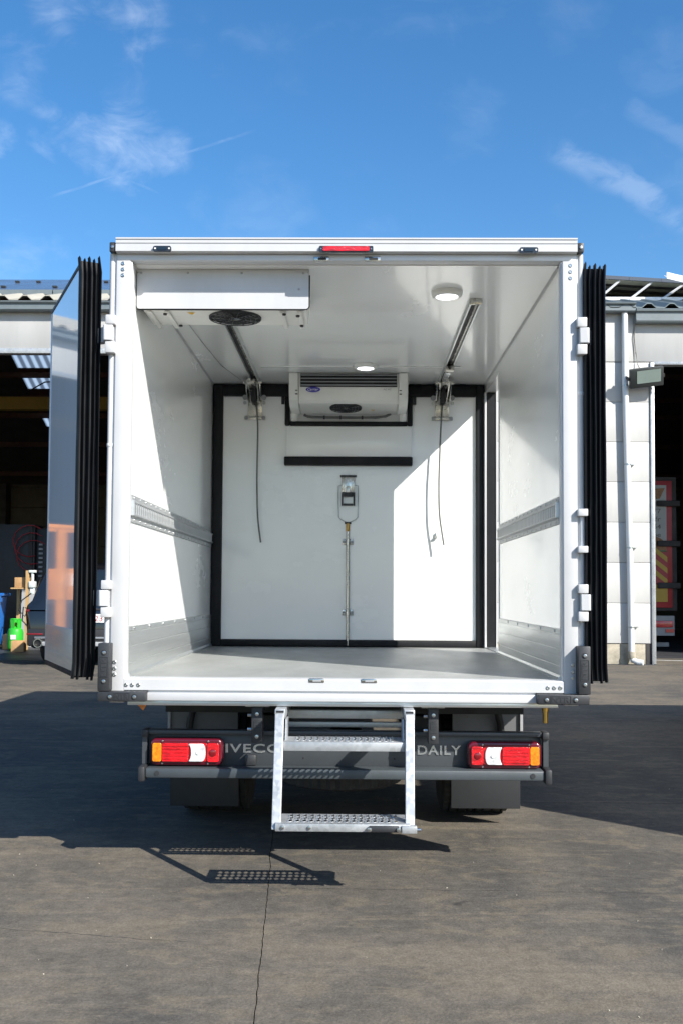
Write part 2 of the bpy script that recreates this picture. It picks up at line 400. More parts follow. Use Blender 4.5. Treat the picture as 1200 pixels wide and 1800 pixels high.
xs = [-40, -32, -24, -16, -8, -1.2, 5.6, 12.5, 20, 28, 40]
for a, b in zip(xs, xs[1:]):
    zb = 6.255 if b <= 0 else 6.018
    MB().box(a + .004, b - .004, WY, WY + .16, zb, 7.05, .006).build('wall_panel', 'wall_panel', hall)
MB().box(-26, -2.2, WY - .012, WY + .18, 6.15, 6.252, .004).build('lintel', 'galvanised', hall)
MB().box(5.99, 12.2, WY - .02, WY + .18, 5.955, 6.014, .004).build('lintel', 'galvanised', hall)
for x0, x1 in ((5.912, 5.99), (12.12, 12.198), (-2.30, -2.204), (-26.1, -26.0)):
    MB().box(x0, x1, WY - .03, WY + .2, 0, 6.0 if x0 > 0 else 6.148, .004).build('door_jamb', 'galvanised', hall)
MB().box(5.80, 5.905, WY + .01, WY + .15, 0, .408).build('jamb_base', 'hall_steel', hall)
def gutter(x0, x1, z0, z1):
    h = z1 - z0; pr = [(WY - .02, z0), (WY - .17, z0), (WY - .19, z0 + h * .12), (WY - .19, z0 + h * .2), (WY - .17, z0 + h * .25), (WY - .17, z0 + h * .78), (WY - .21, z0 + h * .8), (WY - .22, z0 + h * .92), (WY - .2, z1), (WY - .02, z1)]
    o = MB().prism(pr, 'x', x0, x1).build('gutter', 'gutter_grey', hall, 20)
    return o
gutter(-40, 5.60, 6.975, 7.165); gutter(5.606, 40, 6.765, 7.035)
def zroof(y): return 7.20 + .34 * (y - 15.0)
def corrugated(name, x0, x1, ya, za, yb, zb, pitch, h, mat, thick=.006):
    m = MB(); n = int((x1 - x0) / pitch); prof = []
    for k in range(n):
        x = x0 + k * pitch
        prof += [(x, 0), (x + pitch * .22, h), (x + pitch * .42, h), (x + pitch * .62, 0)]
    prof.append((x0 + n * pitch, 0))
    a = [m.bm.verts.new((x, ya, za + e)) for x, e in prof]; b = [m.bm.verts.new((x, yb, zb + e)) for x, e in prof]
    for i in range(len(prof) - 1): m.bm.faces.new((a[i], a[i + 1], b[i + 1], b[i]))
    c = [m.bm.verts.new((x, ya, za + e - .018)) for x, e in prof]
    for i in range(len(prof) - 1): m.bm.faces.new((c[i], c[i + 1], a[i + 1], a[i]))
    return m.build(name, mat, hall, 0)
corrugated('roof_sheet', -40, 3, 14.98, 7.20, 25, zroof(25), .45, .085, 'roof_sheet_pale')
corrugated('roof_sheet', 3.02, 40, 14.98, 7.07, 25, zroof(25) - .13, .45, .085, 'roof_sheet_teal')
ZR = zroof(25) - .02
def zback(y): return ZR - .44 * (y - 25)
def back(x0, x1, ya, yb, mat, name):
    return MB().poly([(x0, ya, zback(ya)), (x1, ya, zback(ya)), (x1, yb, zback(yb)), (x0, yb, zback(yb))],
                     [(x0, ya, zback(ya) + .02), (x1, ya, zback(ya) + .02), (x1, yb, zback(yb) + .02), (x0, yb, zback(yb) + .02)]).build(name, mat, hall, 0)
SX0, SX1 = -11.40, -10.05
back(-40, SX0, 25, 37, 'hall_dark', 'roof_underside'); back(SX1, 40, 25, 37, 'hall_dark', 'roof_underside')
rows = [(28.05, 28.75), (29.15, 29.85), (30.62, 31.05), (31.42, 32.05)]
prev = 25
for a, b in rows:
    back(SX0 + .002, SX1 - .002, prev, a, 'hall_brown', 'roof_underside'); back(SX0 + .002, SX1 - .002, a + .002, b - .002, 'skylight_sheet', 'skylight'); prev = b
back(SX0 + .002, SX1 - .002, prev, 37, 'hall_brown', 'roof_underside')
for y in (28.95, 30.2, 31.2, 33, 35): MB().box(-30, 30, y - .06, y + .06, zback(y) - .2, zback(y) - .02).build('purlin', 'hall_brown', hall, 0)
MB().box(-30, 2.1, 23.85, 24.15, 6.62, 6.98).build('crane_beam', 'crane_yellow', hall, 0)
MB().tube([(-12, 23.8, 6.99), (-9.6, 23.8, 7.0), (-8.9, 23.8, 7.4), (-7, 23.8, 7.5)], .02, 6).build('crane_cable', 'cable_black', hall)
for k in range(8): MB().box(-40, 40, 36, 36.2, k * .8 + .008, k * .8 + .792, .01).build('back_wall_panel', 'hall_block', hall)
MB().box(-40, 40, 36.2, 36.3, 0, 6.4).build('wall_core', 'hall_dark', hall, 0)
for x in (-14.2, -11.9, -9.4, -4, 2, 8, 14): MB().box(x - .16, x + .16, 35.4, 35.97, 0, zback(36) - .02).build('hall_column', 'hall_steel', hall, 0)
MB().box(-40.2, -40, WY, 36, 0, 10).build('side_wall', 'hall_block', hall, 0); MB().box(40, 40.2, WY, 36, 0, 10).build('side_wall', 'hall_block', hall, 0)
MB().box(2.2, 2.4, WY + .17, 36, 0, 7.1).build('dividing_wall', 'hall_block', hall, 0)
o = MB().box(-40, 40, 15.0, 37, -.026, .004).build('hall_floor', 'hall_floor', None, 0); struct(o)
o = MB().poly([(5.95, 15.02, .004), (12.3, 15.02, .004), (12.3, 16.9, .004), (5.95, 16.9, .004)], [(5.95, 15.02, .012), (12.3, 15.02, .012), (12.3, 16.9, .012), (5.95, 16.9, .012)]).build('threshold_slab', 'yard_concrete', None, 0); struct(o)
o = MB().poly([(6.0, 16.35, .012), (6.0, 16.47, .012), (9.0, 15.47, .012), (9.0, 15.35, .012)], [(6.0, 16.35, .016), (6.0, 16.47, .016), (9.0, 15.47, .016), (9.0, 15.35, .016)]).build('painted_line', 'paint_white_line', None, 0); struct(o)
# ---- solar panels on the roof
def solar_flat(x0, x1, lab):
    t = thing('solar_panel', ((x0 + x1) / 2, 16, 7.6), lab, 'solar panel', 'solar panels on the pale roof')
    P = lambda y, o: (7.66 + (y - 16.0) * .362 + o)
    MB().poly([(x0, 16, P(16, 0)), (x1, 16, P(16, 0)), (x1, 21, P(21, 0)), (x0, 21, P(21, 0))], [(x0, 16, P(16, .04)), (x1, 16, P(16, .04)), (x1, 21, P(21, .04)), (x0, 21, P(21, .04))]).build('glass', 'solar_glass', t, 0)
    MB().box(x0, x1, 15.985, 15.999, 7.60, 7.705).build('frame_edge', 'gutter_grey', t, 0)
    for y in (17.0, 19.4):
        for x in (x0 + .25, x1 - .25):
            MB().box(x - .05, x + .05, y - .05, y + .05, P(y, .04), P(y, .07)).build('clamp', 'lamp_body', t, 0)
    for x in (x0 + .2, x1 - .2): MB().box(x - .03, x + .03, 16.02, 20.9, 7.55, 7.60, mx=Matrix.Translation((0, 16, 7.6)) @ Matrix.Rotation(math.atan(.362), 4, 'X') @ Matrix.Translation((0, -16, -7.6))).build('mount_rail', 'rail_white', t, 0)
for k, w in enumerate(('leftmost dark blue solar panel lying on the pale roof', 'second dark blue solar panel from the left on the pale roof', 'third dark blue solar panel from the left, above the folded door', 'dark blue solar panel on the pale roof partly behind the truck')): solar_flat(-9.62 + k * 1.66, -9.62 + k * 1.66 + 1.64, w)
def solar_raised(x0, x1, lab):
    t = thing('solar_panel', ((x0 + x1) / 2, 17, 7.9), lab, 'solar panel', 'raised solar panels on the teal roof')
    za = 8.30 - (x0 - 5.5) * .055; zb = 8.30 - (x1 - 5.5) * .055
    MB().poly([(x0, 17.0, za), (x1, 17.0, zb), (x1, 18.9, zb + .10), (x0, 18.9, za + .10)], [(x0, 17.0, za + .04), (x1, 17.0, zb + .04), (x1, 18.9, zb + .14), (x0, 18.9, za + .14)]).build('panel_sheet', 'solar_back', t, 0)
    MB().poly([(x0, 16.96, za - .03), (x1, 16.96, zb - .03), (x1, 16.995, zb - .03), (x0, 16.995, za - .03)], [(x0, 16.96, za + .05), (x1, 16.96, zb + .05), (x1, 16.995, zb + .05), (x0, 16.995, za + .05)]).build('frame_edge', 'solar_glass', t, 0)
    for k in range(1, 4):
        y = 17 + k * .45; MB().poly([(x0, y, za + .02 * k - .03), (x1, y, zb + .02 * k - .03), (x1, y + .07, zb + .02 * k - .03), (x0, y + .07, za + .02 * k - .03)], [(x0, y, za + .023 * k), (x1, y, zb + .023 * k), (x1, y + .07, zb + .023 * k), (x0, y + .07, za + .023 * k)]).build('back_rib', 'hall_steel', t, 0)
    xs_ = x0 + .06
    MB().tube([(xs_ + .45, 17.02, za - .06), (xs_, 17.0, 7.86)], .028, 6).build('strut', 'rail_white', t)
    MB().box(x0 + .002, x1 - .002, 16.93, 17.0, 7.79, 7.86).build('base_rail', 'rail_white', t, 0)
    MB().tube([(x1 - .1, 17.6, za), (x0 + .3, 17.6, 8.05)], .012, 6).build('brace', 'hall_steel', t)
for k, w in enumerate(('raised solar panel partly hidden by the right door seals', 'first raised solar panel in full view right of the truck', 'second raised solar panel right of the truck', 'raised solar panel behind the white sloping tray', 'rightmost raised solar panel, cut by the picture edge')): solar_raised(4.62 + k * .70, 4.62 + k * .70 + .695, w)
t = thing('cable_tray', (7.6, 16.6, 8.1), 'white folded metal tray sloping down in front of the raised solar panels', 'tray')
MB().poly([(6.72, 16.75, 8.27), (6.80, 16.6, 8.16), (8.3, 16.6, 7.78), (8.3, 16.75, 7.93)], [(6.72, 16.77, 8.29), (6.80, 16.62, 8.18), (8.3, 16.62, 7.80), (8.3, 16.77, 7.95)]).build('tray_plate', 'rail_white', t, 0)
MB().poly([(6.72, 16.58, 8.16), (8.3, 16.58, 7.78), (8.3, 16.60, 7.78), (6.72, 16.60, 8.16)], [(6.72, 16.58, 8.30), (8.3, 16.58, 7.92), (8.3, 16.60, 7.92), (6.72, 16.60, 8.30)]).build('tray_lip', 'rail_white', t, 0)
# ---- downpipe, flood light, cable
t = thing('downpipe', (5.45, 15.06, 0), 'white plastic rain downpipe running down the panelled wall beside the open bay', 'downpipe')
MB().tube([(5.40, 15.06, 7.0), (5.40, 15.06, 5.6), (5.43, 15.06, 4.0), (5.47, 15.06, 2.0), (5.49, 15.06, .18), (5.51, 15.04, .09), (5.60, 14.98, .05), (5.68, 14.94, .045)], .060, 14).build('pipe', 'pvc_pipe', t)
MB().lathe([(.068, 0), (.075, .02), (.075, .12), (.068, .14)], (5.49, 15.06, .12), (0, 0, 1), 14).build('pipe_shoe', 'plinth_concrete', t)
for z, x in ((5.5, 5.40), (3.93, 5.435), (2.28, 5.465), (.72, 5.485)):
    MB().lathe([(.066, 0), (.066, .03)], (x, 15.06, z), (0, 0, 1), 14).box(x + .05, x + .15, 15.10, 15.145, z + .008, z + .022).build('pipe_clip', 'bolt_steel', t)
t = thing('flood_light', (5.75, 14.9, 5.6), 'dark square flood light hanging tilted on the white wall next to the downpipe', 'flood light')
q = Matrix.Translation((5.76, 14.86, 5.64)) @ Matrix.Rotation(R(-7), 4, 'Y') @ Matrix.Rotation(R(24), 4, 'X')
MB().box(-.33, .33, -.05, .06, -.19, .19, .02, mx=q).build('housing', 'lamp_body', t)
MB().box(-.20, .27, -.056, -.051, -.10, .15, mx=q).build('lamp_pane', 'lamp_glass', t, 0)
for k in range(9): MB().box(-.28 + k * .07, -.27 + k * .07, .06, .11, -.16, .16, mx=q).build('cooling_fin', 'lamp_body', t, 0)
MB().box(-.36, -.335, -.02, .26, -.03, .03, mx=q).box(.335, .36, -.02, .26, -.03, .03, mx=q).build('bracket', 'hall_steel', t, 0)
tag(MB().tube([(5.62, 15.13, 6.76), (5.60, 15.12, 6.5), (5.63, 15.12, 6.2), (5.66, 15.10, 5.95), (5.68, 14.98, 5.80)], .009, 6).build('lamp_cable', 'cord_grey'), 'thin grey cable running down the wall to the flood light', 'cable')

# ---- things in the left bay
t = thing('wheelie_bin', (-8.62, 19.1, 0), 'blue plastic wheelie bin in the warehouse bay at the left edge', 'bin')
MB().loft([[(-8.62 + sx * w, 19.1 + sy * d, z) for sx, sy in ((-1, -1), (1, -1), (1, 1), (-1, 1))] for z, w, d in ((.08, .22, .24), (.5, .25, .27), (1.25, .29, .33))]).build('bin_body', 'bin_blue', t, 20, .02)
MB().box(-8.95, -8.27, 18.74, 19.5, 1.25, 1.32, .02).build('lid', 'bin_blue', t); MB().box(-8.92, -8.25, 18.72, 18.80, 1.17, 1.25, .01).build('rim', 'bin_blue', t)
for s in (-1, 1): MB().cyl((-8.62 + s * .26, 19.30, .10), (-8.62 + s * .31, 19.30, .10), .10, n=18).build('wheel', 'tyre', t)
t = thing('gas_bottle', (-7.78, 18.45, 0), 'bright green gas bottle with collar in the warehouse bay', 'gas bottle')
MB().lathe([(.13, 0), (.175, .04), (.18, .1), (.18, .40), (.16, .48), (.09, .53), (.05, .55)], (-7.78, 18.45, .005), (0, 0, 1), 24).build('bottle_body', 'gas_green', t)
c = MB()
for k in range(5):
    a0 = R(20 + k * 72)
    c.box(-.045, .045, -.006, .006, .5, .72, mx=Matrix.Translation((-7.78, 18.45, 0)) @ Matrix.Rotation(a0, 4, 'Z') @ Matrix.Translation((0, .115, 0)))
c.ring((-7.78, 18.45, .72), (0, 0, 1), .115, .014, 20, 6).build('collar', 'gas_green', t)
MB().cyl((-7.78, 18.45, .54), (-7.78, 18.45, .64), .025).build('valve', 'brass', t)
MB().box(-7.83, -7.71, 18.26, 18.268, .26, .36).build('paper_label', 'plate_white', t, 0)
def carton(x0, x1, y0, y1, z0, z1, lab, rz=0):
    t = thing('cardboard_box', ((x0 + x1) / 2, (y0 + y1) / 2, z0), lab, 'box')
    mx = Matrix.Translation(((x0 + x1) / 2, (y0 + y1) / 2, 0)) @ Matrix.Rotation(R(rz), 4, 'Z') @ Matrix.Translation((-(x0 + x1) / 2, -(y0 + y1) / 2, 0))
    MB().box(x0, x1, y0, y1, z0, z1, .006, mx=mx).build('carton', 'cardboard', t)
    MB().box(x0 - .002, x1 + .002, (y0 + y1) / 2 - .025, (y0 + y1) / 2 + .025, z1 - .06, z1 + .002, mx=mx).build('tape', 'wood', t, 0)
carton(-7.66, -7.38, 17.75, 18.08, .004, .25, 'cardboard box on the floor in front of the green gas bottle', 8)
carton(-8.12, -7.93, 18.6, 18.9, .004, .36, 'larger cardboard box standing between blue bin and green gas bottle', -6)
carton(-7.92, -7.65, 18.72, 19.05, 1.452, 1.69, 'cardboard box with white print on the shelf above the gas bottle')
t = thing('wooden_shelf', (-7.65, 18.9, 0), 'light wooden shelf on a post in the warehouse bay', 'shelf')
MB().box(-7.99, -7.58, 18.66, 19.1, 1.42, 1.45).build('board', 'wood', t, 0); MB().box(-7.62, -7.55, 18.60, 18.659, 0, 1.85).build('post', 'wood', t, 0); MB().box(-7.99, -7.92, 19.101, 19.16, 0, 1.42).build('post', 'wood', t, 0)
tag(MB().poly([(-8.05, 19.55, .01), (-7.40, 19.55, .01), (-7.40, 19.58, .01), (-8.05, 19.58, .01)], [(-8.10, 19.80, 1.45), (-7.45, 19.80, 1.45), (-7.45, 19.83, 1.45), (-8.10, 19.83, 1.45)]).build('leaning_sheet', 'sheet_grey', None, 0), 'grey sheet leaning behind the wooden shelf in the bay', 'sheet')
t = thing('bench_machine', (-7.50, 18.6, 1.42), 'small pale machine fixed to the wooden post in the bay', 'machine')
MB().box(-7.54, -7.40, 18.56, 18.74, 1.45, 1.60, .02).build('housing', 'machine_white', t); MB().cyl((-7.47, 18.64, 1.60), (-7.47, 18.64, 1.82), .035).build('column', 'machine_white', t); MB().box(-7.55, -7.39, 18.58, 18.70, 1.80, 1.86, .01).build('head', 'machine_white', t); MB().box(-7.52, -7.42, 18.60, 18.70, 1.30, 1.45, .01).build('base', 'machine_white', t)
tag(MB().tube([(-7.48, 18.6, 1.32), (-7.70, 18.6, 1.15), (-7.75, 18.56, .92), (-7.61, 18.56, .78), (-7.52, 18.6, .96), (-7.66, 18.6, 1.0), (-7.68, 18.6, .68), (-7.52, 18.6, .53)], .015, 6).build('loose_cable', 'cable_black'), 'loop of black cable hanging under the wooden shelf', 'cable')
t = thing('tool_cabinet', (-8.4, 22, 0), 'tall black tool cabinet with red hoses in the dark warehouse bay', 'cabinet')
MB().box(-9.6, -8.45, 21.8, 22.5, .02, 3.15, .02).build('case', 'car_trim', t); MB().box(-8.44, -8.05, 21.9, 22.5, .02, 3.05, .02).build('case', 'car_trim', t)
MB().box(-8.60, -8.50, 21.75, 21.80, 1.7, 3.1).build('strip', 'hall_steel', t, 0)
for k in range(8): MB().box(-8.36, -8.26, 21.86, 21.9, 1.75 + k * .12, 1.80 + k * .12).build('drawer_pull', 'sheet_grey', t, 0)
for k in range(3):
    MB().tube([(-9.0 + .45 * (1 - math.cos(a)) + .05 * k, 21.7, 2.7 - .2 * k + .42 * math.sin(a)) for a in [R(130 - 24 * j) for j in range(11)]], .014, 6).build('hose', 'hose_red', t)

# ---- orange pallet rack further left in the bay (seen mirrored in the open door)
t = thing('pallet_rack', (-12.2, 16.9, 0), 'orange steel pallet rack with a crate in the left bay, mirrored in the open door', 'rack')
for x in (-12.22, -14.4):
    for y in (16.6, 17.8): MB().box(x - .10, x + .10, y - .08, y + .08, 0, 2.85, .01).build('upright', 'orange_paint', t)
for y in (16.6, 17.8): MB().box(-14.6, -11.4, y - .05, y + .05, 2.86, 2.96, .01).build('beam', 'orange_paint', t)
MB().box(-14.2, -12.40, 16.62, 17.6, 1.05, 1.15).build('shelf_deck', 'hall_steel', t, 0)
MB().box(-13.9, -12.42, 16.62, 17.5, 1.16, 1.92, .01).build('crate', 'orange_paint', t)
MB().box(-13.0, -12.55, 16.600, 16.615, 1.5, 1.8).build('paper_label', 'plate_white', t, 0)

# ---- black car
def car():
    t = thing('parked_car', (-4.95, 15.6, 0), 'black sport utility car parked tail first in the left bay behind the open door', 'car')
    cx, y0 = -5.05, 13.7
    st = [(0.0, .84, .90, .72, .42, .98, 1.05), (.10, .93, .97, .80, .34, 1.05, 1.20), (.35, .96, .98, .72, .30, 1.08, 1.62), (.9, .97, .98, .68, .28, 1.08, 1.74), (2.0, .97, .98, .68, .26, 1.05, 1.78),
          (3.0, .97, .98, .66, .26, 1.02, 1.70), (3.6, .97, .97, .70, .26, 1.0, 1.25), (4.6, .95, .93, .80, .28, .92, .98), (4.9, .80, .78, .70, .34, .78, .82)]
    rings = []
    for dy, ws, wb, wr, z0, zb, zr in st:
        y = y0 + dy; zb *= 1.06; zr *= 1.10
        rings.append([(cx + x, y, z) for x, z in ((-ws * .92, z0), (-ws, z0 + .18), (-wb, zb - .12), (-wb * .97, zb), (-wr - .04, zr - .12), (-wr + .1, zr), (wr - .1, zr), (wr + .04, zr - .12), (wb * .97, zb), (wb, zb - .12), (ws, z0 + .18), (ws * .92, z0))])
    b = MB().loft(rings).build('car_body', 'car_black', t, 50, .03, 3)
    MB().poly([(cx - .66, y0 + .135, 1.25), (cx + .66, y0 + .135, 1.25), (cx + .60, y0 + .36, 1.74), (cx - .60, y0 + .36, 1.74)], [(cx - .66, y0 + .085, 1.25), (cx + .66, y0 + .085, 1.25), (cx + .60, y0 + .31, 1.74), (cx - .60, y0 + .31, 1.74)]).build('rear_window', 'car_glass', t, 0)
    for s in (-1, 1):
        MB().box(cx + s * .52, cx + s * .93, y0 + .0, y0 + .16, .985, 1.04, .015).build('tail_lamp', 'lens_red_deep', t)
        MB().box(cx + s * .60, cx + s * .90, y0 - .055, y0 - .02, .57, .60, .006).build('reflector', 'lens_red_deep', t)
        MB().lathe([(.085, 0), (.085, .12), (.066, .12), (.06, .02)], (cx + s * .68, y0 + .04, .42), (0, -1, 0), 20).build('exhaust_tip', 'stainless', t)
        for dy in (.95, 3.85):
            w = MB().lathe([(.21, 0), (.31, .0), (.35, .03), (.355, .13), (.35, .22), (.31, .25), (.21, .25)], (cx + s * .74 + (-.125 if s > 0 else -.125), y0 + dy, .355), (1, 0, 0), 28).build('wheel', 'tyre', t)
            MB().lathe([(.20, 0), (.20, .02), (.05, .05)], (cx + s * .87, y0 + dy, .355), (s, 0, 0), 20).build('rim', 'rim_grey', w)
    MB().box(cx - .9, cx + .9, y0 - .05, y0 + .1, .36, .68, .04).build('bumper', 'car_trim', t)
    MB().box(cx - .75, cx + .75, y0 - .07, y0 - .04, .50, .54, .008).build('bumper_strip', 'rim_grey', t)
    MB().box(cx - .6, cx + .6, y0 - .062, y0 - .05, .37, .45, .008).build('diffuser', 'sheet_grey', t)
    pl = MB().box(cx + .02, cx + .54, y0 - .03, y0 - .015, .80, .955, .006).build('number_plate', 'plate_white', t)
    text('plate_text', '-23', cx + .29, cx + .495, .825, .93, y0 - .032, 'plate_red', pl, .002)
    MB().box(cx - .5, cx + .6, y0 - .012, y0 + .03, 1.02, 1.06, .01).build('boot_trim', 'car_trim', t)
car()

# ---- trailer in the right bay
def trailer():
    t = thing('semi_trailer', (6.6, 22, 0), 'trailer with red framed burger picture on its rear doors in the dark right bay', 'trailer')
    y = 19.8
    MB().box(5.35, 7.86, y + .05, 31, 1.0, 4.22, .03).build('trailer_body', 'trailer_white', t)
    MB().box(5.30, 7.92, y, y + .05, .98, 4.26, .02).build('rear_frame', 'hall_steel', t)
    MB().box(5.40, 7.80, y - .03, y - .002, 1.06, 4.16, .01).build('door_panel', 'trailer_red', t)
    MB().box(5.52, 7.66, y - .045, y - .032, 1.20, 4.05).build('white_print', 'trailer_white', t, 0)
    MB().box(5.60, 7.67, y - .058, y - .047, 1.20, 1.62).build('yellow_print', 'trailer_yellow', t, 0)
    MB().box(5.60, 7.30, y - .058, y - .047, 1.70, 2.15).build('yellow_print', 'trailer_yellow', t, 0)
    pts = [(5.6, 2.46)] + [(6.6 + 1.06 * math.cos(R(a)), 2.48 + .42 * math.sin(R(a)) ** .7 if a < 180 else 2.48) for a in range(175, 0, -12)] + [(7.66, 2.46)]
    MB().prism(pts, 'y', y - .060, y - .047).build('bun_print', 'trailer_bun', t, 0)
    MB().prism([(5.6, 2.28), (6.4, 2.33), (7.0, 2.26), (7.66, 2.34), (7.66, 2.45), (5.6, 2.45)], 'y', y - .060, y - .047).build('lettuce_print', 'trailer_green', t, 0)
    MB().box(5.6, 7.66, y - .060, y - .047, 2.17, 2.27).build('tomato_print', 'trailer_tomato', t, 0)
    rng = MB().box(7.35, 7.665, y - .070, y - .060, 1.62, 2.42).build('warning_board', 'trailer_red', t, 0)
    for k in range(3):
        z = 1.60 + k * .27
        MB().prism([(7.352, z + .27), (7.663, z + .02), (7.663, z + .15), (7.352, z + .40)], 'y', y - .075, y - .071).build('warning_stripe', 'trailer_yellow', rng, 0)
    text('phone_text', '77 77', 7.10, 7.52, 3.36, 3.47, y - .048, 'trailer_print', t, .002); text('web_text', 'ks.fr', 7.15, 7.52, 3.16, 3.28, y - .048, 'trailer_print', t, .002)
    text('phone_text', '54 54', 7.10, 7.52, 2.98, 3.09, y - .048, 'trailer_print', t, .002); text('web_text', 's.be', 7.20, 7.52, 2.78, 2.89, y - .048, 'trailer_print', t, .002)
    MB().prism([(6.6, 3.66), (7.5, 3.72), (7.62, 3.98), (6.7, 3.92)], 'y', y - .056, y - .047).build('logo_print', 'trailer_bun', t, 0)
    for z in (3.60, 2.62, 1.60): MB().box(7.42, 7.98, y - .10, y - .078, z - .07, z + .07, .02).build('hinge_strap', 'hall_steel', t)
    MB().box(5.4, 7.84, y - .02, y + .2, .38, .86).build('bumper', 'sheet_grey', t, 0)
    MB().box(7.3, 7.80, y - .06, y - .021, .58, .74, .02).build('tail_lamp', 'lens_red', t); MB().box(7.62, 7.82, y - .05, y - .021, .46, .54).build('reflector', 'lens_red', t, 0)
    MB().box(5.5, 7.8, y + .3, y + .4, .1, .2).build('underrun_bar', 'sheet_grey', t, 0)
    for x in (5.7, 7.5): MB().lathe([(.3, -.16), (.5, -.16), (.52, -.1), (.52, .1), (.5, .16), (.3, .16)], (x, 23.5, .53), (1, 0, 0), 28).build('wheel', 'tyre', t)
trailer()

# ---- guessed lorry out of frame on the right, added to cast the yard shadow
t = thing('shadow_lorry', (4.75, 2, 0), 'unseen dark box lorry added to the right to cast the shadow on the yard', 'lorry')
MB().box(3.60, 5.85, -.40, 4.62, .82, 3.02, .03).build('cargo_body', 'dark_paint', t); MB().box(3.62, 5.83, -.38, 4.6, .30, .815, .02).build('side_skirt', 'chassis_black', t)  # dark body chosen to bounce less light; skirt carries the cast shadow lower
MB().prism([(4.66, .45), (4.66, 2.3), (5.4, 2.3), (6.1, 1.5), (6.7, 1.3), (6.75, .45)], 'x', 3.75, 5.7).build('cab', 'dark_paint', t, 35, .05)
for x in (3.85, 5.55):
    for y in (1.0, 5.7): MB().lathe([(.2, -.11), (.33, -.11), (.35, -.07), (.35, .07), (.33, .11), (.2, .11)], (x, y, .35), (1, 0, 0), 24).build('wheel', 'tyre', t)
# the yard and what stands on it were laid out on a slightly larger grid; bring it to true size
for o in list(COL.objects):
    if o.parent is None and o.type in ('EMPTY', 'MESH'):
        o.location = Vector(o.location) * .955 + Vector((.002, -.207, 0)); o.scale = (.955, .955, .955)
bpy.context.view_layer.update()

# ================================================================== THE TRUCK
DROP = .062                                                   # body heights below are measured from 62 mm under the ground
truck = thing('refrigerated_truck', (0, 2.7, 0), 'white refrigerated box truck seen from behind with both rear doors folded open', 'truck')
ZF, ZC, HW = .978, 2.929, 1.010
BL = 5.55                                                     # body length
def T(m, name, mat, parent=None, **k): return m.build(name, mat, truck if parent is None else parent, **k)
# ---- body shell
wl = T(MB().box(-1.085, -HW, .065, BL, .88, 3.005), 'left_side_wall', 'interior_panel', smooth=0)
DY0, DY1, DZ = 2.045, 2.715, 2.860                            # side door opening
wr = T(MB().box(HW, 1.085, .065, DY0, .88, 3.005).box(HW, 1.085, DY1, BL, .88, 3.005).box(HW, 1.085, DY0, DY1, DZ, 3.005).box(HW, 1.085, DY0, DY1, .88, ZF - .002), 'right_side_wall', 'interior_panel', smooth=0)
T(MB().box(-1.088, 1.088, .065, BL, ZC, 3.012), 'roof', 'interior_panel', smooth=0)
T(MB().box(-HW + .001, HW - .001, .03, BL, .87, ZF), 'cargo_floor', 'floor_resin', smooth=0)
T(MB().box(-1.085, 1.085, BL, BL + .08, .88, 3.0), 'front_wall', 'interior_panel', smooth=0)
# side door reveal: dark seal on the far jamb, bright edges
T(MB().box(HW + .004, 1.081, DY1 - .018, DY1 - .001, ZF + .01, DZ - .002), 'side_door_seal', 'rubber', smooth=0)
T(MB().box(HW - .012, HW + .003, DY1 - .022, DY1 + .03, ZF + .003, DZ), 'side_door_trim', 'white_lacquer', bev=.003)
T(MB().box(1.082, 1.090, DY1 - .025, DY1 + .02, ZF + .003, DZ), 'side_door_trim', 'white_lacquer', smooth=0)
T(MB().box(HW - .004, 1.088, DY0 - .012, DY0 + .004, ZF + .003, DZ), 'side_door_trim', 'anodised_white', smooth=0)
T(MB().box(HW, 1.12, DY0, DY1, ZF - .001, ZF + .006), 'side_door_sill', 'aluminium', smooth=0)
# ---- corner trims inside
for s in (-1, 1):
    T(MB().prism([(s * (HW - .001), ZC - .001), (s * (HW - .010), ZC - .001), (s * (HW - .008), ZC - .004), (s * (HW - .004), ZC - .008), (s * (HW - .001), ZC - .010)], 'y', .08, 2.74), 'ceiling_cove', 'white_lacquer', smooth=60)
# ---- kick plates with grooves
def kick(s, y0, y1, nm):
    m = MB(); prof = [(HW, ZF), (HW - .016, ZF), (HW - .016, ZF + .012), (HW - .008, ZF + .022), (HW - .008, ZF + .062), (HW - .005, ZF + .064), (HW - .005, ZF + .068), (HW - .008, ZF + .07), (HW - .008, ZF + .140),
                      (HW - .005, ZF + .142), (HW - .005, ZF + .146), (HW - .008, ZF + .148), (HW - .008, ZF + .206), (HW - .005, ZF + .208), (HW - .005, ZF + .212), (HW - .008, ZF + .214), (HW - .008, ZF + .234), (HW - .001, ZF + .236)]
    m.prism([(s * x, z) for x, z in prof], 'y', y0, y1)
    o = T(m, nm, 'aluminium', smooth=20)
    rv = None
    n = int((y1 - y0) / .36)
    for k in range(n):
        T(MB().lathe([(.008, 0), (.007, .003), (.003, .004)], (s * (HW - .0079), y0 + .12 + k * .36, ZF + .224), (-s, 0, 0), 10), 'rivet', 'bolt_steel', o)
    return o
kick(-1, .05, 2.74, 'kick_plate'); kick(1, .05, DY0 - .02, 'kick_plate')
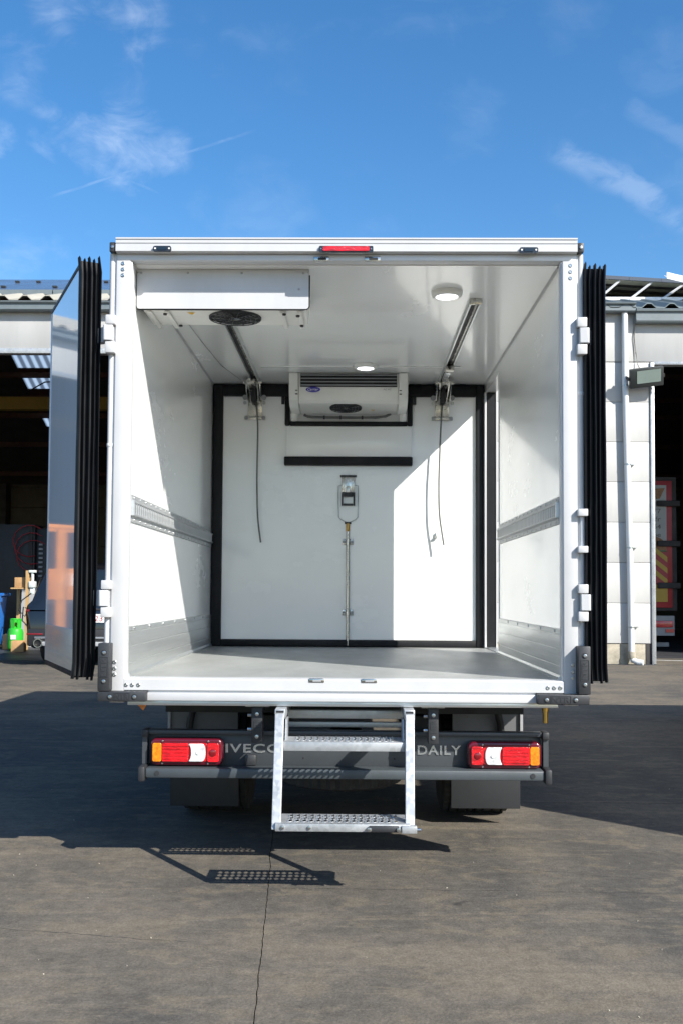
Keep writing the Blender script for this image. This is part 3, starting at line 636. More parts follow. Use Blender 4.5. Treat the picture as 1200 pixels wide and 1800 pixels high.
# ---- slotted lashing rails
def lash(s, y0, y1):
    x = s * (HW - .001); ix = lambda d: s * (HW - .001 - d)
    o = T(MB().prism([(ix(0), 1.704), (ix(.006), 1.706), (ix(.006), 1.728), (ix(.020), 1.736), (ix(.020), 1.744), (ix(.010), 1.748), (ix(0), 1.748)], 'y', y0, y1).prism([(ix(0), 1.792), (ix(.010), 1.792), (ix(.020), 1.796), (ix(.020), 1.804), (ix(.006), 1.812), (ix(.006), 1.834), (ix(0), 1.836)], 'y', y0, y1), 'lashing_rail', 'galvanised', smooth=20)
    T(MB().box(min(ix(0), ix(.003)), max(ix(0), ix(.003)), y0, y1, 1.7485, 1.7915), 'rail_back', 'lamp_body', o, smooth=0)
    n = int((y1 - y0) / .044)
    bar = None
    for k in range(n):
        y = y0 + .03 + k * .044
        if bar is None:
            b = MB().box(min(ix(.010), ix(.017)), max(ix(.010), ix(.017)), -.012, .012, 1.742, 1.798, .003, 1); bar = T(b, 'rail_bar', 'galvanised', o); bar.location = (0, y, 0)
        else: inst(bar, 'rail_bar', (0, y, 0), o)
    for k in range(int((y1 - y0) / .13)):
        for z in (1.717, 1.823):
            T(MB().lathe([(.006, 0), (.005, .003)], (ix(.006), y0 + .06 + k * .13, z), (-s, 0, 0), 8), 'rail_rivet', 'bolt_steel', o)
    T(MB().box(min(ix(0), ix(.022)), max(ix(0), ix(.022)), y0 - .012, y0, 1.735, 1.806), 'rail_end', 'aluminium', o, smooth=0)
lash(-1, .075, 2.70); lash(1, .075, DY0 - .02)

# ---- rear frame
for s in (-1, 1):
    p = T(MB().box(s * 1.0755, s * HW, 0, .07, .865, 2.9315, .004), 'rear_post', 'white_lacquer')
    T(MB().box(s * (HW + .0005), s * (HW - .007), .008, .06, ZF, 2.928, .002), 'post_inner_lip', 'anodised_white')
    T(MB().cyl((s * 1.0965, .018, 1.14), (s * 1.0965, .018, 2.965), .0135, n=20), 'hinge_tube', 'white_lacquer')
    T(MB().box(s * 1.086, s * 1.076, .012, .07, .88, 2.97), 'post_groove', 'anodised_white', smooth=0)
    T(MB().box(s * 1.0995, s * 1.086, .03, .07, .88, 2.97), 'outer_profile', 'white_lacquer', smooth=0)
    c = T(MB().box(s * 1.106, s * 1.077, -.022, .06, 2.965, 3.012, .006), 'corner_cap', 'black_plastic')
    T(MB().lathe([(.007, 0), (.007, .004), (.003, .005)], (s * 1.091, -.022, 2.988), (0, -1, 0), 12), 'cap_bolt', 'bolt_steel', c)
hd = T(MB().prism([(-.018, 2.963), (-.03, 2.966), (-.03, 2.999), (-.026, 3.001), (-.026, 3.003), (-.03, 3.005), (-.03, 3.020), (-.034, 3.022), (-.034, 3.029), (.0, 3.031), (.07, 3.029), (.07, 2.963)], 'x', -1.074, 1.074), 'header_beam', 'white_lacquer', smooth=20)
T(MB().box(-1.0755, 1.0755, .004, .07, 2.9325, 2.9625, .003), 'header_recess', 'anodised_white')
T(MB().prism([(0, .924), (.0, .972), (.005, .9775), (.075, .9795), (.075, .924)], 'x', -1.0095, 1.0095), 'sill_beam', 'white_lacquer', smooth=30)
T(MB().box(-1.0095, 1.0095, .012, .07, .914, .9235), 'sill_groove', 'anodised_white', smooth=0)
T(MB().box(-1.0095, 1.0095, -.010, .07, .876, .9135, .004), 'sill_lip', 'white_lacquer')
T(MB().box(-.995, .985, .012, .075, .853, .8745, .002), 'sill_strip', 'aluminium')
for s, pts in ((-1, [(-1.045, 2.916), (-1.045, 2.888), (-1.045, 2.86), (-1.055, 1.05), (-1.055, 1.021), (-1.055, .993), (-1.0, .946), (-.972, .946), (-.943, .946)]), (1, [(1.047, 2.91), (1.047, 2.88), (1.047, 2.85), (1.05, 1.052), (1.05, 1.02), (1.05, .992), (.935, .946), (.964, .946), (.992, .946)])):
    for x, z in pts:
        T(MB().lathe([(.0095, 0), (.0095, .0015), (.0075, .003), (.0045, .003), (.0035, .0012), (.001, .0012)], (x, -.0003, z), (0, -1, 0), 12), 'frame_screw', 'bolt_steel')
# keepers in header and sill
for x0, x1 in ((-.15, -.079), (.087, .160)):
    o = T(MB().box(x0, x1, -.004, .004, 2.929, 2.952, .002), 'lock_keeper', 'stainless'); T(MB().box(x0 + .02, x1 - .012, -.006, -.0042, 2.933, 2.944), 'keeper_slot', 'chassis_black', o, smooth=0)
for x0, x1 in ((-.158, -.087), (.081, .153)):
    o = T(MB().box(x0, x1, -.004, .02, .964, .9815, .002), 'lock_keeper', 'stainless'); T(MB().box(x0 + .018, x1 - .014, -.006, -.0042, .968, .976), 'keeper_slot', 'sheet_grey', o, smooth=0)
# lights in the header
o = T(MB().prism(rrect(-.124, .126, 2.959, 2.988, .006), 'y', -.040, -.028), 'brake_light', 'marker_black'); T(MB().prism(rrect(-.105, .108, 2.963, 2.984, .004), 'y', -.046, -.0402), 'brake_lens', 'lens_red', o)
for x in (-.1145, .1165): T(MB().lathe([(.004, 0), (.003, .003)], (x, -.040, 2.9735), (0, -1, 0), 8), 'bulb_screw', 'bolt_steel', o)
for x0, x1, z0, z1 in ((-.897, -.812, 2.961, 2.987), (.804, .890, 2.957, 2.983)):
    o = T(MB().prism(rrect(x0, x1, z0, z1, .009), 'y', -.040, -.028), 'marker_light', 'marker_black')
    T(MB().prism(rrect(x0 + .022, x1 - .022, z0 + .006, z1 - .006, .003), 'y', -.043, -.0402), 'marker_lens', 'car_glass', o)
    for x in (x0 + .010, x1 - .010): T(MB().lathe([(.0045, 0), (.004, .003)], (x, -.040, (z0 + z1) / 2), (0, -1, 0), 8), 'bulb_screw', 'plate_white', o)
# corner bumpers
def buffer_bolt(x, z, y, o): T(MB().lathe([(.013, 0), (.013, .0012), (.010, .0012)], (x, y, z), (0, -1, 0), 16), 'bolt_hole', 'chassis_black', o); T(MB().lathe([(.0085, 0), (.0085, .004), (.004, .005), (.0035, .002)], (x + .002, y - .001, z - .001), (0, -1, 0), 10), 'bolt', 'bolt_steel', o)
def corner_buffer(s):
    x_o, x_i = s * 1.119, s * 1.064
    o = T(MB().box(min(x_o, x_i), max(x_o, x_i), -.055, .06, .922, 1.140, .004), 'corner_buffer', 'black_plastic')
    xa, xb = (-1.119, -.898) if s < 0 else (.880, 1.114)
    o2 = T(MB().box(xa, xb, -.055, .06, .8755, .9205, .005), 'corner_buffer', 'black_plastic')
    xc = (x_o + x_i) / 2
    for z in (1.098, .968): buffer_bolt(xc, z, -.0551, o)
    T(MB().box(xc - .018, xc + .018, -.0570, -.0551, .985, .987).box(xc - .018, xc + .018, -.0570, -.0551, 1.076, 1.078).box(xc - .019, xc - .017, -.0570, -.0551, .9871, 1.0759).box(xc + .017, xc + .019, -.0570, -.0551, .9871, 1.0759), 'embossed_frame', 'black_plastic', o, smooth=0)
    text('embossed_mark', 'NTR', xc - .012, xc + .012, .990, 1.073, -.0555, 'black_plastic', o, .0015, bold=.01, rot=1)
    a, b = (-1.062, -.950) if s < 0 else (.918, 1.050)
    for x in (a, b): buffer_bolt(x, .898, -.0551, o2)
    T(MB().box(a + .02, b - .02, -.0570, -.0551, .881, .883).box(a + .02, b - .02, -.0570, -.0551, .913, .915).box(a + .02, a + .022, -.0570, -.0551, .8831, .9129).box(b - .022, b - .02, -.0570, -.0551, .8831, .9129), 'embossed_frame', 'black_plastic', o2, smooth=0)
    text('embossed_mark', 'NTR', a + .026, b - .026, .886, .910, -.0555, 'black_plastic', o2, .0015, bold=.01)
corner_buffer(-1); corner_buffer(1)

# ---- folded rear doors
def rear_door(hx, hy, d, inner, z0, z1, lab, wd=.94, th=.088, face='door_panel'):
    """hx, hy: hinge edge on the inner skin; d: direction of the leaf; inner: outward normal of its inner skin"""
    d = Vector((*d, 0)).normalized(); nrm = Vector((*inner, 0)).normalized()
    M = Matrix(((d.x, nrm.x, 0, hx), (d.y, nrm.y, 0, hy), (0, 0, 1, 0), (0, 0, 0, 1)))      # local: u along leaf, v out of inner skin, z up
    root = MB().box(.012, wd, -th, 0, z0 + .03, z1 - .03, mx=M); root = T(root, 'rear_door', face, smooth=0)
    root['label'] = lab
    T(MB().box(wd - .02, wd + .004, -th - .002, .003, z0 + .028, z1 - .028, .003, mx=M), 'door_edge_profile', 'anodised_white', root)
    T(MB().box(.012, wd, -th - .002, .004, z1 - .03, z1 - .008, .004, mx=M), 'top_seal', 'mud_plastic', root)
    T(MB().box(.012, wd, -th - .002, .004, z0 + .004, z0 + .030, .004, mx=M), 'bottom_seal', 'rubber', root)
    kp = T(MB().box(.02, wd - .022, .0005, .004, z0 + .031, z0 + .225, .001, mx=M), 'door_kick_plate', 'aluminium', root)
    for z in (.085, .145): T(MB().box(.02, wd - .022, .0041, .0052, z0 + z, z0 + z + .004, mx=M), 'kick_ridge', 'aluminium', kp, smooth=0)
    rnd = random.Random(int(hx * 100))
    T(MB().box(.0, .0118, -th, 0, z0 + .012, z1 - .012, mx=M), 'seal_carrier', 'rubber', root, smooth=0)
    vs_ = [(.004, .016, -.030), (-.019, .013, -.026), (-.041, .015, -.034), (-.064, .013, -.028), (-.085, .012, -.038)]
    for i, (v, w, tip) in enumerate(vs_):
        m = MB(); rings = []; N = 26; ph = rnd.random() * 6; top = z1 + (.0, -.006, .004, -.003, .012)[i]; bot = z0 - (.0, .004, -.006, .006, .010)[i]
        for k in range(N + 1):
            z = bot + (top - bot) * k / N; wob = .0009 * math.sin(z * 5 + ph) + .0004 * math.sin(z * 17 + ph * 2)
            e = min(1.0, min(k, N - k) / 1.2 + .35); v2 = v + wob
            if k in (0, N): v2 += .006
            rings.append([M @ Vector(p) for p in ((.002, v2 + w * .5, z), (tip * .55 * e, v2 + w * .42, z), (tip * e, v2 + w * .05, z + (.008 if k == N else 0)), (tip * .92 * e, v2 - w * .25, z), (tip * .35 * e, v2 - w * .35, z), (.002, v2 - w * .5, z))])
        m.loft(rings); T(m, 'seal_lip', 'rubber', root, smooth=70)
    return root
dl = rear_door(-1.243, .012, (-.425, .905), (-.905, -.425), .972, 2.945, 'rear door folded back on the left, its glossy inner side mirroring the yard')
dr = rear_door(1.198, .012, (.06, .998), (.998, -.06), .972, 2.912, 'rear door folded back along the right side, showing only its black seals')
# ---- hinges
def knuckles(s, zt, zb, z1, z2, leaf=True):
    X = lambda a, b: (min(s * a, s * b), max(s * a, s * b))
    o = T(MB().box(*X(1.072, 1.118), -.028, .045, z1, zt, .005), 'hinge', 'white_lacquer')
    T(MB().box(*X(1.072, 1.118), -.028, .045, zb, z2, .005), 'hinge_block', 'white_lacquer', o)
    T(MB().cyl((s * 1.097, .010, z2 - .002), (s * 1.097, .010, z1 + .002), .0145, n=16), 'hinge_pin', 'anodised_white', o)
    if leaf:
        pts = [(1.083, -.030), (1.121, -.034), (1.128, -.028), (1.130, .004), (1.150, .020), (1.168, .034), (1.168, .060), (1.148, .058), (1.118, .036), (1.083, .030)]
        T(MB().prism([(s * x, y) for x, y in pts], 'z', z2 + .004, z1 - .004), 'hinge_leaf', 'white_lacquer', o, bev=.003)
knuckles(-1, 2.667, 2.487, 2.622, 2.541); knuckles(-1, 1.428, 1.257, 1.386, 1.304)
knuckles(1, 2.660, 2.486, 2.614, 2.534); knuckles(1, 1.769, 1.566, 1.735, 1.598, False); knuckles(1, 1.422, 1.252, 1.380, 1.297)
for s, z in ((-1, 2.05), (1, 2.30)): T(MB().lathe([(.0145, 0), (.0165, .004), (.0165, .014), (.0145, .018)], (s * 1.0965, .018, z), (0, 0, 1), 18), 'tube_collar', 'anodised_white')

# ---- evaporator near the doors, with its cover sheet
def fan(parent, c, n, r):
    c = Vector(c); n = Vector(n).normalized(); q = n.to_track_quat('Z', 'Y')
    f = T(MB().lathe([(r, 0), (r, .003)], c - n * .002, n, 28), 'fan', 'chassis_black', parent)
    m = MB()
    for k in range(5): m.ring(c + n * .006, n, r * (.22 + .19 * k), .0028, 28, 5)
    for k in range(12):
        a = 2 * math.pi * k / 12; m.cyl(c + n * .006 + q @ Vector((r * .1 * math.cos(a), r * .1 * math.sin(a), 0)), c + n * .006 + q @ Vector((r * math.cos(a + .25), r * math.sin(a + .25), 0)), .0026, n=5)
    T(m, 'fan_guard', 'black_plastic', parent)
    m = MB()
    for k in range(6):
        a = 2 * math.pi * k / 6
        P = lambda rr, aa, h: c + n * h + q @ Vector((rr * math.cos(aa), rr * math.sin(aa), 0))
        m.poly([P(r * .2, a, .0015), P(r * .9, a - .05, .0015), P(r * .9, a + .55, .0018), P(r * .2, a + .5, .0018)], [P(r * .2, a, .0024), P(r * .9, a - .05, .0024), P(r * .9, a + .55, .003), P(r * .2, a + .5, .003)])
    T(m, 'fan_blade_set', 'guard_grey', parent); T(MB().lathe([(r * .2, 0), (r * .18, .008), (r * .08, .010)], c, n, 18), 'fan_hub', 'marker_black', parent)
ev = T(MB().prism([(.150, 2.928), (.150, 2.750), (.165, 2.742), (.43, 2.742), (.52, 2.79), (.70, 2.928)], 'x', -.985, -.195), 'evaporator', 'unit_shell', smooth=25, bev=.006)
T(MB().prism(rrect(-1.004, -.178, 2.736, 2.915, .014), 'y', .118, .128), 'cover_sheet', 'white_lacquer', ev)
tr = [(-1.0, .123, 2.734), (-.6, .123, 2.733), (-.20, .123, 2.734), (-.186, .123, 2.737), (-.178, .123, 2.744), (-.1755, .123, 2.752), (-.1755, .123, 2.90)]
T(MB().tube(tr, .0045, 6), 'edge_trim', 'rubber', ev)
T(MB().box(-1.004, -.178, .119, .16, 2.9155, 2.9275), 'cover_flange', 'white_lacquer', ev, smooth=0)
for x in (-.985, -.76, -.50, -.205): T(MB().lathe([(.006, 0), (.005, .003)], (x, .118, 2.910), (0, -1, 0), 10), 'cover_screw', 'sheet_grey', ev)
T(MB().lathe([(.006, 0), (.005, .003)], (-.225, .118, 2.832), (0, -1, 0), 10), 'cover_screw', 'sheet_grey', ev)
fan(ev, (-.55, .29, 2.741), (0, 0, -1), .130)
for x in (-.955, -.87, -.31, -.225):
    T(MB().box(x - .012, x + .012, .17, .47, 2.733, 2.7415, .003), 'tray_rib', 'unit_shell', ev)
for x, y in ((-.88, .19), (-.84, .40), (-.30, .19), (-.235, .22), (-.225, .40)): T(MB().lathe([(.010, 0), (.009, .008)], (x, y, 2.733), (0, 0, -1), 8), 'tray_bolt', 'mud_plastic', ev)
T(MB().prism([(-.775, .20), (-.735, .20), (-.755, .235)], 'z', 2.7395, 2.7405), 'warning_sticker', 'sticker_yellow', ev, smooth=0)

# ---- evaporator in the partition cut-out
e2 = T(MB().prism([(2.372, 2.928), (2.372, 2.828), (2.385, 2.735), (2.405, 2.716), (2.42, 2.716), (2.43, 2.722), (2.70, 2.698), (2.74, 2.70), (2.74, 2.928)], 'x', -.352, .352), 'rear_evaporator', 'unit_shell', smooth=25, bev=.005)
T(MB().box(-.338, .340, 2.366, 2.3715, 2.828, 2.922), 'louvre_back', 'chassis_black', e2, smooth=0)
for k in range(4): T(MB().box(-.336, .338, 2.350, 2.3655, 2.836 + k * .0235, 2.842 + k * .0235, .002), 'louvre', 'sheet_grey', e2)
for s in (-1, 1):
    xa, xb = sorted((s * .352, s * .418))
    T(MB().prism([(2.345, 2.926), (2.345, 2.84), (2.358, 2.78), (2.385, 2.735), (2.43, 2.705), (2.50, 2.692), (2.735, 2.692), (2.735, 2.926)], 'x', xa + (.001 if s > 0 else 0), xb - (0 if s > 0 else .001)), 'end_cover', 'unit_shell', e2, smooth=25, bev=.006)
    for z in (2.80, 2.775): T(MB().box(s * .365 - .008, s * .365 + .008, 2.352, 2.366, z - .003, z + .003), 'cover_slot', 'chassis_black', e2, smooth=0)
    T(MB().lathe([(.03, 0), (.022, .05)], (s * .400, 2.70, 2.6925), (0, 0, -1), 12), 'drain_spout', 'unit_shell', e2)
el = []
for k in range(36): a = 2 * math.pi * k / 36; el.append((-.248 + .051 * math.cos(a), 2.808 + .019 * math.sin(a)))
lg = T(MB().prism(el, 'y', 2.362, 2.3655), 'logo_oval', 'logo_blue', e2, smooth=30)
text('logo_text', 'Carrier', -.287, -.209, 2.800, 2.818, 2.3615, 'plate_white', lg, .001, shear=.35)
text('unit_marking', 'AC AC', .245, .300, 2.806, 2.817, 2.369, 'sheet_grey', e2, .001)
fan(e2, (-.02, 2.535, 2.711), (0, -.089, -1), .115)
T(MB().prism([(.16, 2.585), (.19, 2.585), (.175, 2.615)], 'z', 2.7045, 2.7055), 'warning_sticker', 'sticker_yellow', e2, smooth=0)
hs = T(MB().tube([(-.33, 2.715, 2.690), (-.30, 2.715, 2.678), (-.26, 2.715, 2.674), (0, 2.715, 2.671), (.20, 2.715, 2.673), (.27, 2.71, 2.680), (.31, 2.70, 2.698)], .010, 8), 'hose', 'cord_grey', e2)
for x in (-.18, -.06, .1): T(MB().lathe([(.014, -.006), (.014, .006)], (x, 2.715, 2.672), (1, 0, 0), 10), 'hose_clip', 'chassis_black', e2)

# ---- round ceiling lamps
for x, y in ((.515, .475), (.116, 2.12)):
    o = T(MB().lathe([(.080, 0), (.080, .012), (.076, .022), (.066, .028), (.060, .028), (.058, .022)], (x, y, ZC - .0005), (0, 0, -1), 36), 'ceiling_lamp', 'unit_shell', smooth=50)
    T(MB().lathe([(.057, 0), (.050, .006), (.02, .010)], (x, y, ZC - .0215), (0, 0, -1), 28), 'lamp_diffuser', 'led_white', o)
T(MB().box(-.60, .77, 2.155, 2.185, ZC - .007, ZC - .001, .002), 'cable_duct', 'interior_panel')
# ---- ceiling rails with notched strip
for s in (-1, 1):
    x = s * .678
    o = T(MB().box(x - .030, x - .020, .60, 2.735, ZC - .026, ZC - .001, .002).box(x + .020, x + .030, .60, 2.735, ZC - .026, ZC - .001, .002), 'ceiling_rail', 'aluminium')
    T(MB().box(x - .0199, x + .0199, .602, 2.735, ZC - .010, ZC - .002), 'rail_channel', 'chassis_black', o, smooth=0)
    st_ = MB()
    for k in range(100): st_.box(x + .011 - .005, x + .011 + .005, .61 + k * .0211, .61 + k * .0211 + .010, ZC - .016, ZC - .0101)
    q = T(st_, 'notched_strip', 'stainless', o, smooth=0); q['kind'] = 'stuff'
    T(MB().box(x - .033, x + .033, .585, .599, ZC - .032, ZC - .001, .002), 'rail_stop', 'stainless', o)
T(MB().tube([(-.93, .60, 2.918), (-.90, 1.5, 2.922), (-.86, 2.1, 2.915), (-.78, 2.45, 2.90), (-.70, 2.60, 2.88)], .0025, 6), 'lamp_wire', 'sheet_grey')
# ---- rear light bar and bumper
_T = T
def T(m, name, mat, parent=None, **k):                    # the bar sits just behind the sill
    for v in m.bm.verts: v.co = (.0453 + (v.co.x - .0453) * .972, v.co.y - .14, 1.377 + (v.co.z - 1.377) * .972)
    return _T(m, name, mat, parent, **k)
bar = T(MB().box(-.965, .975, .385, .41, .50, .682, .004), 'light_bar', 'dark_paint')
T(MB().box(-.985, .995, .345, .405, .672, .694, .005), 'bar_top_edge', 'dark_paint', bar)
T(MB().box(-.962, .972, .275, .384, .472, .519, .008), 'bumper_beam', 'grey_bumper', bar)
for s, x0, x1 in ((-1, -.995, -.963), (1, .973, 1.006)):
    T(MB().box(x0, x1, .262, .40, .455, .528, .008), 'bumper_end_cap', 'mud_plastic', bar); T(MB().box(x0, x1, .33, .412, .66, .698, .006), 'bar_end_cap', 'mud_plastic', bar)
    T(MB().box(x0 + .006 if s > 0 else x0 + .002, x1 - .002 if s > 0 else x1 - .006, .345, .40, .5285, .6595), 'bar_side', 'dark_paint', bar, smooth=0)
for x in (-.905, .915): T(MB().lathe([(.013, 0), (.012, .003)], (x, .275, .495), (0, -1, 0), 16), 'bumper_plug', 'mud_plastic', bar)
text('lettering', 'IVECO', -.568, -.300, .602, .645, .2445, 'chrome_letter', bar, .004, bold=.018, space=1.12)
text('lettering', 'DAILY', .355, .563, .599, .644, .2445, 'chrome_letter', bar, .004, bold=.018, space=1.12)
T(MB().box(-.49, -.43, .35, .384, .52, .575, .01), 'socket', 'black_plastic', bar)
for x, z in ((-.20, .555), (.25, .555)): T(MB().lathe([(.005, 0), (.004, .002)], (x, .385, z), (0, -1, 0), 8), 'panel_hole', 'chassis_black', bar)
def tail_light(x0, x1, z0, z1, flip):
    U = lambda f: x0 + f * (x1 - x0) if not flip else x1 - f * (x1 - x0)
    h = z1 - z0; a, b = z0 + h * .15, z1 - h * .17
    o = T(MB().prism(rrect(x0, x1, z0, z1, .03), 'y', .318, .384), 'tail_light', 'lens_rim', bar, bev=.012, seg=4, smooth=50)
    def piece(nm, f0, f1, mat, y=.306, poly=None):
        xa, xb = sorted((U(f0), U(f1)))
        pts = poly if poly else rrect(xa, xb, a, b, .010)
        return T(MB().prism(pts, 'y', y, .3175), nm, mat, o, bev=.002, smooth=50)
    piece('amber_lens', .035, .160, 'lens_amber'); r_ = piece('red_lens', .163, .535, 'lens_red')
    zc = (a + b) / 2
    pts = [(U(.54), b - .002), (U(.72), b - .002)] + [(U(.72 + .05 * math.cos(R(t_))), zc + (b - a) / 2 * .96 * math.sin(R(t_))) for t_ in range(70, -71, -14)] + [(U(.72), a + .002), (U(.54), a + .002)] + [(U(.54 + .03 * math.cos(R(t_))), zc + (b - a) / 2 * .8 * math.sin(R(t_))) for t_ in range(-80, 81, 20)]
    if flip: pts = pts[::-1]
    piece('clear_lens', 0, 0, 'lens_clear', .304, pts); piece('red_lens', .79, .955, 'lens_red')
    piece('lens_backing', .54, .79, 'lens_red', .314)
    xa, xb = sorted((U(.18), U(.52)))
    for k in range(5): T(MB().box(xa, xb, .3035, .3058, a + (b - a) * (.12 + .18 * k), a + (b - a) * (.12 + .18 * k) + .004, .001, 1), 'lens_ridge', 'lens_red', r_)
    T(MB().lathe([(.018, 0), (.016, .004), (.008, .006)], (U(.87), .3058, zc), (0, -1, 0), 18), 'reflector', 'lens_red_deep', o)
    T(MB().lathe([(.011, 0), (.008, .004)], (U(.665), .3038, zc), (0, -1, 0), 14), 'bulb', 'unit_shell', o)
    for f in (.17, .80):
        for z in (z0 + h * .08, z1 - h * .10): T(MB().lathe([(.005, 0), (.004, .004)], (U(f), .3165, z), (0, -1, 0), 8), 'lens_screw', 'bolt_steel', o)
tail_light(-.948, -.592, .525, .658, False); tail_light(.605, .965, .521, .652, True)
T = _T

# ---- folding step
step = T(MB().box(-.268, .285, .22, .26, .772, .812, .002), 'folding_step', 'galvanised')
T(MB().box(-.268, .285, .30, .33, .720, .745, .002), 'cross_bar', 'galvanised', step)
def slide(xc, x2):
    for (xa, ya, za), (xb, yb, zb) in (((xc, -.105, .835), (x2, -.322, .371)),):
        m = MB(); w, d = .020, .014
        m.poly([(xa - w, ya - d, za), (xa + w, ya - d, za), (xa + w, ya + d, za), (xa - w, ya + d, za)], [(xb - w, yb - d, zb), (xb + w, yb - d, zb), (xb + w, yb + d, zb), (xb - w, yb + d, zb)])
        o = T(m, 'step_stringer', 'galvanised', step, bev=.003)
    s = 1 if xc > 0 else -1
    T(MB().box(xc - .024, xc + .024, -.085, .30, .806, .850, .004), 'slide_tube', 'galvanised', step)
    T(MB().box(xc - .017, xc + .017, -.0865, -.0852, .813, .844), 'tube_mouth', 'chassis_black', step, smooth=0)
    T(MB().prism([(-.08, .805), (.02, .805), (.0, .70), (-.05, .66), (-.11, .70)], 'x', xc - s * .028 - .004, xc - s * .028 + .004), 'side_bracket', 'galvanised', step)
    T(MB().lathe([(.009, 0), (.008, .006)], (xc, -.19, .655), (0, -1, 0), 8), 'stringer_bolt', 'bolt_steel', step)
slide(-.283, -.278); slide(.298, .288)
def tread(x0, x1, y0, y1, z, lip, nm):
    o = T(MB().box(x0, x1, y0 - .003, y0, z - lip, z - .0005, .001).box(x0, x1, y1, y1 + .003, z - lip * .8, z - .0005, .001).box(x0, x0 + .003, y0 + .0005, y1 - .0005, z - lip * .8, z - .001).box(x1 - .003, x1, y0 + .0005, y1 - .0005, z - lip * .8, z - .001), nm, 'galvanised', step)
    m = MB(); bm = m.bm; cols, rws = 16, 3
    mx_, my_ = .045, .022; cw = (x1 - x0 - 2 * mx_) / cols; ch = (y1 - y0 - 2 * my_) / rws
    tx = MB()
    def quad(a, b, c, d): bm.faces.new([bm.verts.new((p[0], p[1], z)) for p in (a, b, c, d)])
    quad((x0, y0), (x1, y0), (x1, y0 + my_), (x0, y0 + my_)); quad((x0, y1 - my_), (x1, y1 - my_), (x1, y1), (x0, y1))
    quad((x0, y0 + my_), (x0 + mx_, y0 + my_), (x0 + mx_, y1 - my_), (x0, y1 - my_)); quad((x1 - mx_, y0 + my_), (x1, y0 + my_), (x1, y1 - my_), (x1 - mx_, y1 - my_))
    for i in range(cols):
        for j in range(rws):
            ax, ay = x0 + mx_ + i * cw, y0 + my_ + j * ch; cx, cy = ax + cw * (.46 + .08 * (j % 2)), ay + ch / 2; rx, ry = cw * .40, ch * .40
            sq = [(ax + cw, cy), (ax + cw, ay + ch), (cx, ay + ch), (ax, ay + ch), (ax, cy), (ax, ay), (cx, ay), (ax + cw, ay)]
            so = [bm.verts.new((p[0], p[1], z)) for p in sq]
            hi = [bm.verts.new((cx + rx * math.cos(2 * math.pi * k / 8), cy + ry * math.sin(2 * math.pi * k / 8), z)) for k in range(8)]
            up = [bm.verts.new((cx + rx * .93 * math.cos(2 * math.pi * k / 8), cy + ry * .95 * math.sin(2 * math.pi * k / 8), z + (.0085 if k in (1, 5) else .0012))) for k in range(8)]
            for k in range(8):
                bm.faces.new((so[k], so[(k + 1) % 8], hi[(k + 1) % 8], hi[k])); bm.faces.new((hi[k], hi[(k + 1) % 8], up[(k + 1) % 8], up[k]))
    q = T(m, nm + '_grip_plate', 'galvanised', step, smooth=0)
    return o
tread(-.262, .276, -.155, .008, .716, .040, 'upper_tread'); tread(-.281, .287, -.340, -.155, .400, .033, 'lower_tread')
for x in (-.250, -.137): T(MB().lathe([(.009, 0), (.008, .007), (.004, .008)], (x, -.343, .384), (0, -1, 0), 8), 'tread_bolt', 'bolt_steel', step)
T(MB().box(.112, .242, -.363, -.3435, .370, .395, .006), 'step_handle', 'black_plastic', step)
for x in (.116, .238): T(MB().lathe([(.010, 0), (.009, .010), (.004, .011)], (x, -.363, .383), (0, -1, 0), 10), 'handle_bolt', 'bolt_steel', step)
T(MB().box(.252, .316, -.360, -.330, .365, .396, .003), 'latch_block', 'galvanised', step); T(MB().cyl((.30, -.345, .379), (.333, -.345, .379), .007, n=10), 'latch_pin', 'bolt_steel', step)
# rubber buffers under the sill
for x0, x1 in ((-.428, -.376), (.394, .442)):
    o = T(MB().box(x0, x1, .075, .13, .674, .838, .004), 'dock_buffer', 'black_plastic'); xc = (x0 + x1) / 2
    for z in (.808, .704): T(MB().lathe([(.009, 0), (.009, .005), (.004, .006)], (xc, .0749, z), (0, -1, 0), 10), 'buffer_bolt', 'bolt_steel', o)
    text('embossed_mark', 'NTR', xc - .014, xc + .014, .726, .786, .0745, 'black_plastic', o, .0015, bold=.01, rot=1)
    T(MB().box(x0 - .03, x1 + .03, .09, .14, .84, .852), 'buffer_bracket', 'galvanised', o, smooth=0)
    for z in (.80, .735): T(MB().cyl((x0 - .02, .10, z), (x0 - .002, .10, z), .008, n=8), 'bracket_bolt', 'bolt_steel', o)
T(MB().lathe([(.016, 0), (.016, .03), (.012, .032), (.012, .085)], (.952, .15, .852), (0, 0, -1), 14), 'drain_valve', 'brass'); T(MB().box(.915, .955, .13, .17, .842, .853), 'valve_bracket', 'chassis_black', smooth=0)
T(MB().box(-.965, -.90, .18, .24, .835, .853, .003), 'side_marker', 'chassis_black'); T(MB().prism([(-.985, .832), (-.965, .852), (-.945, .832), (-.96, .806)], 'y', .19, .21), 'marker_lamp', 'lens_amber')
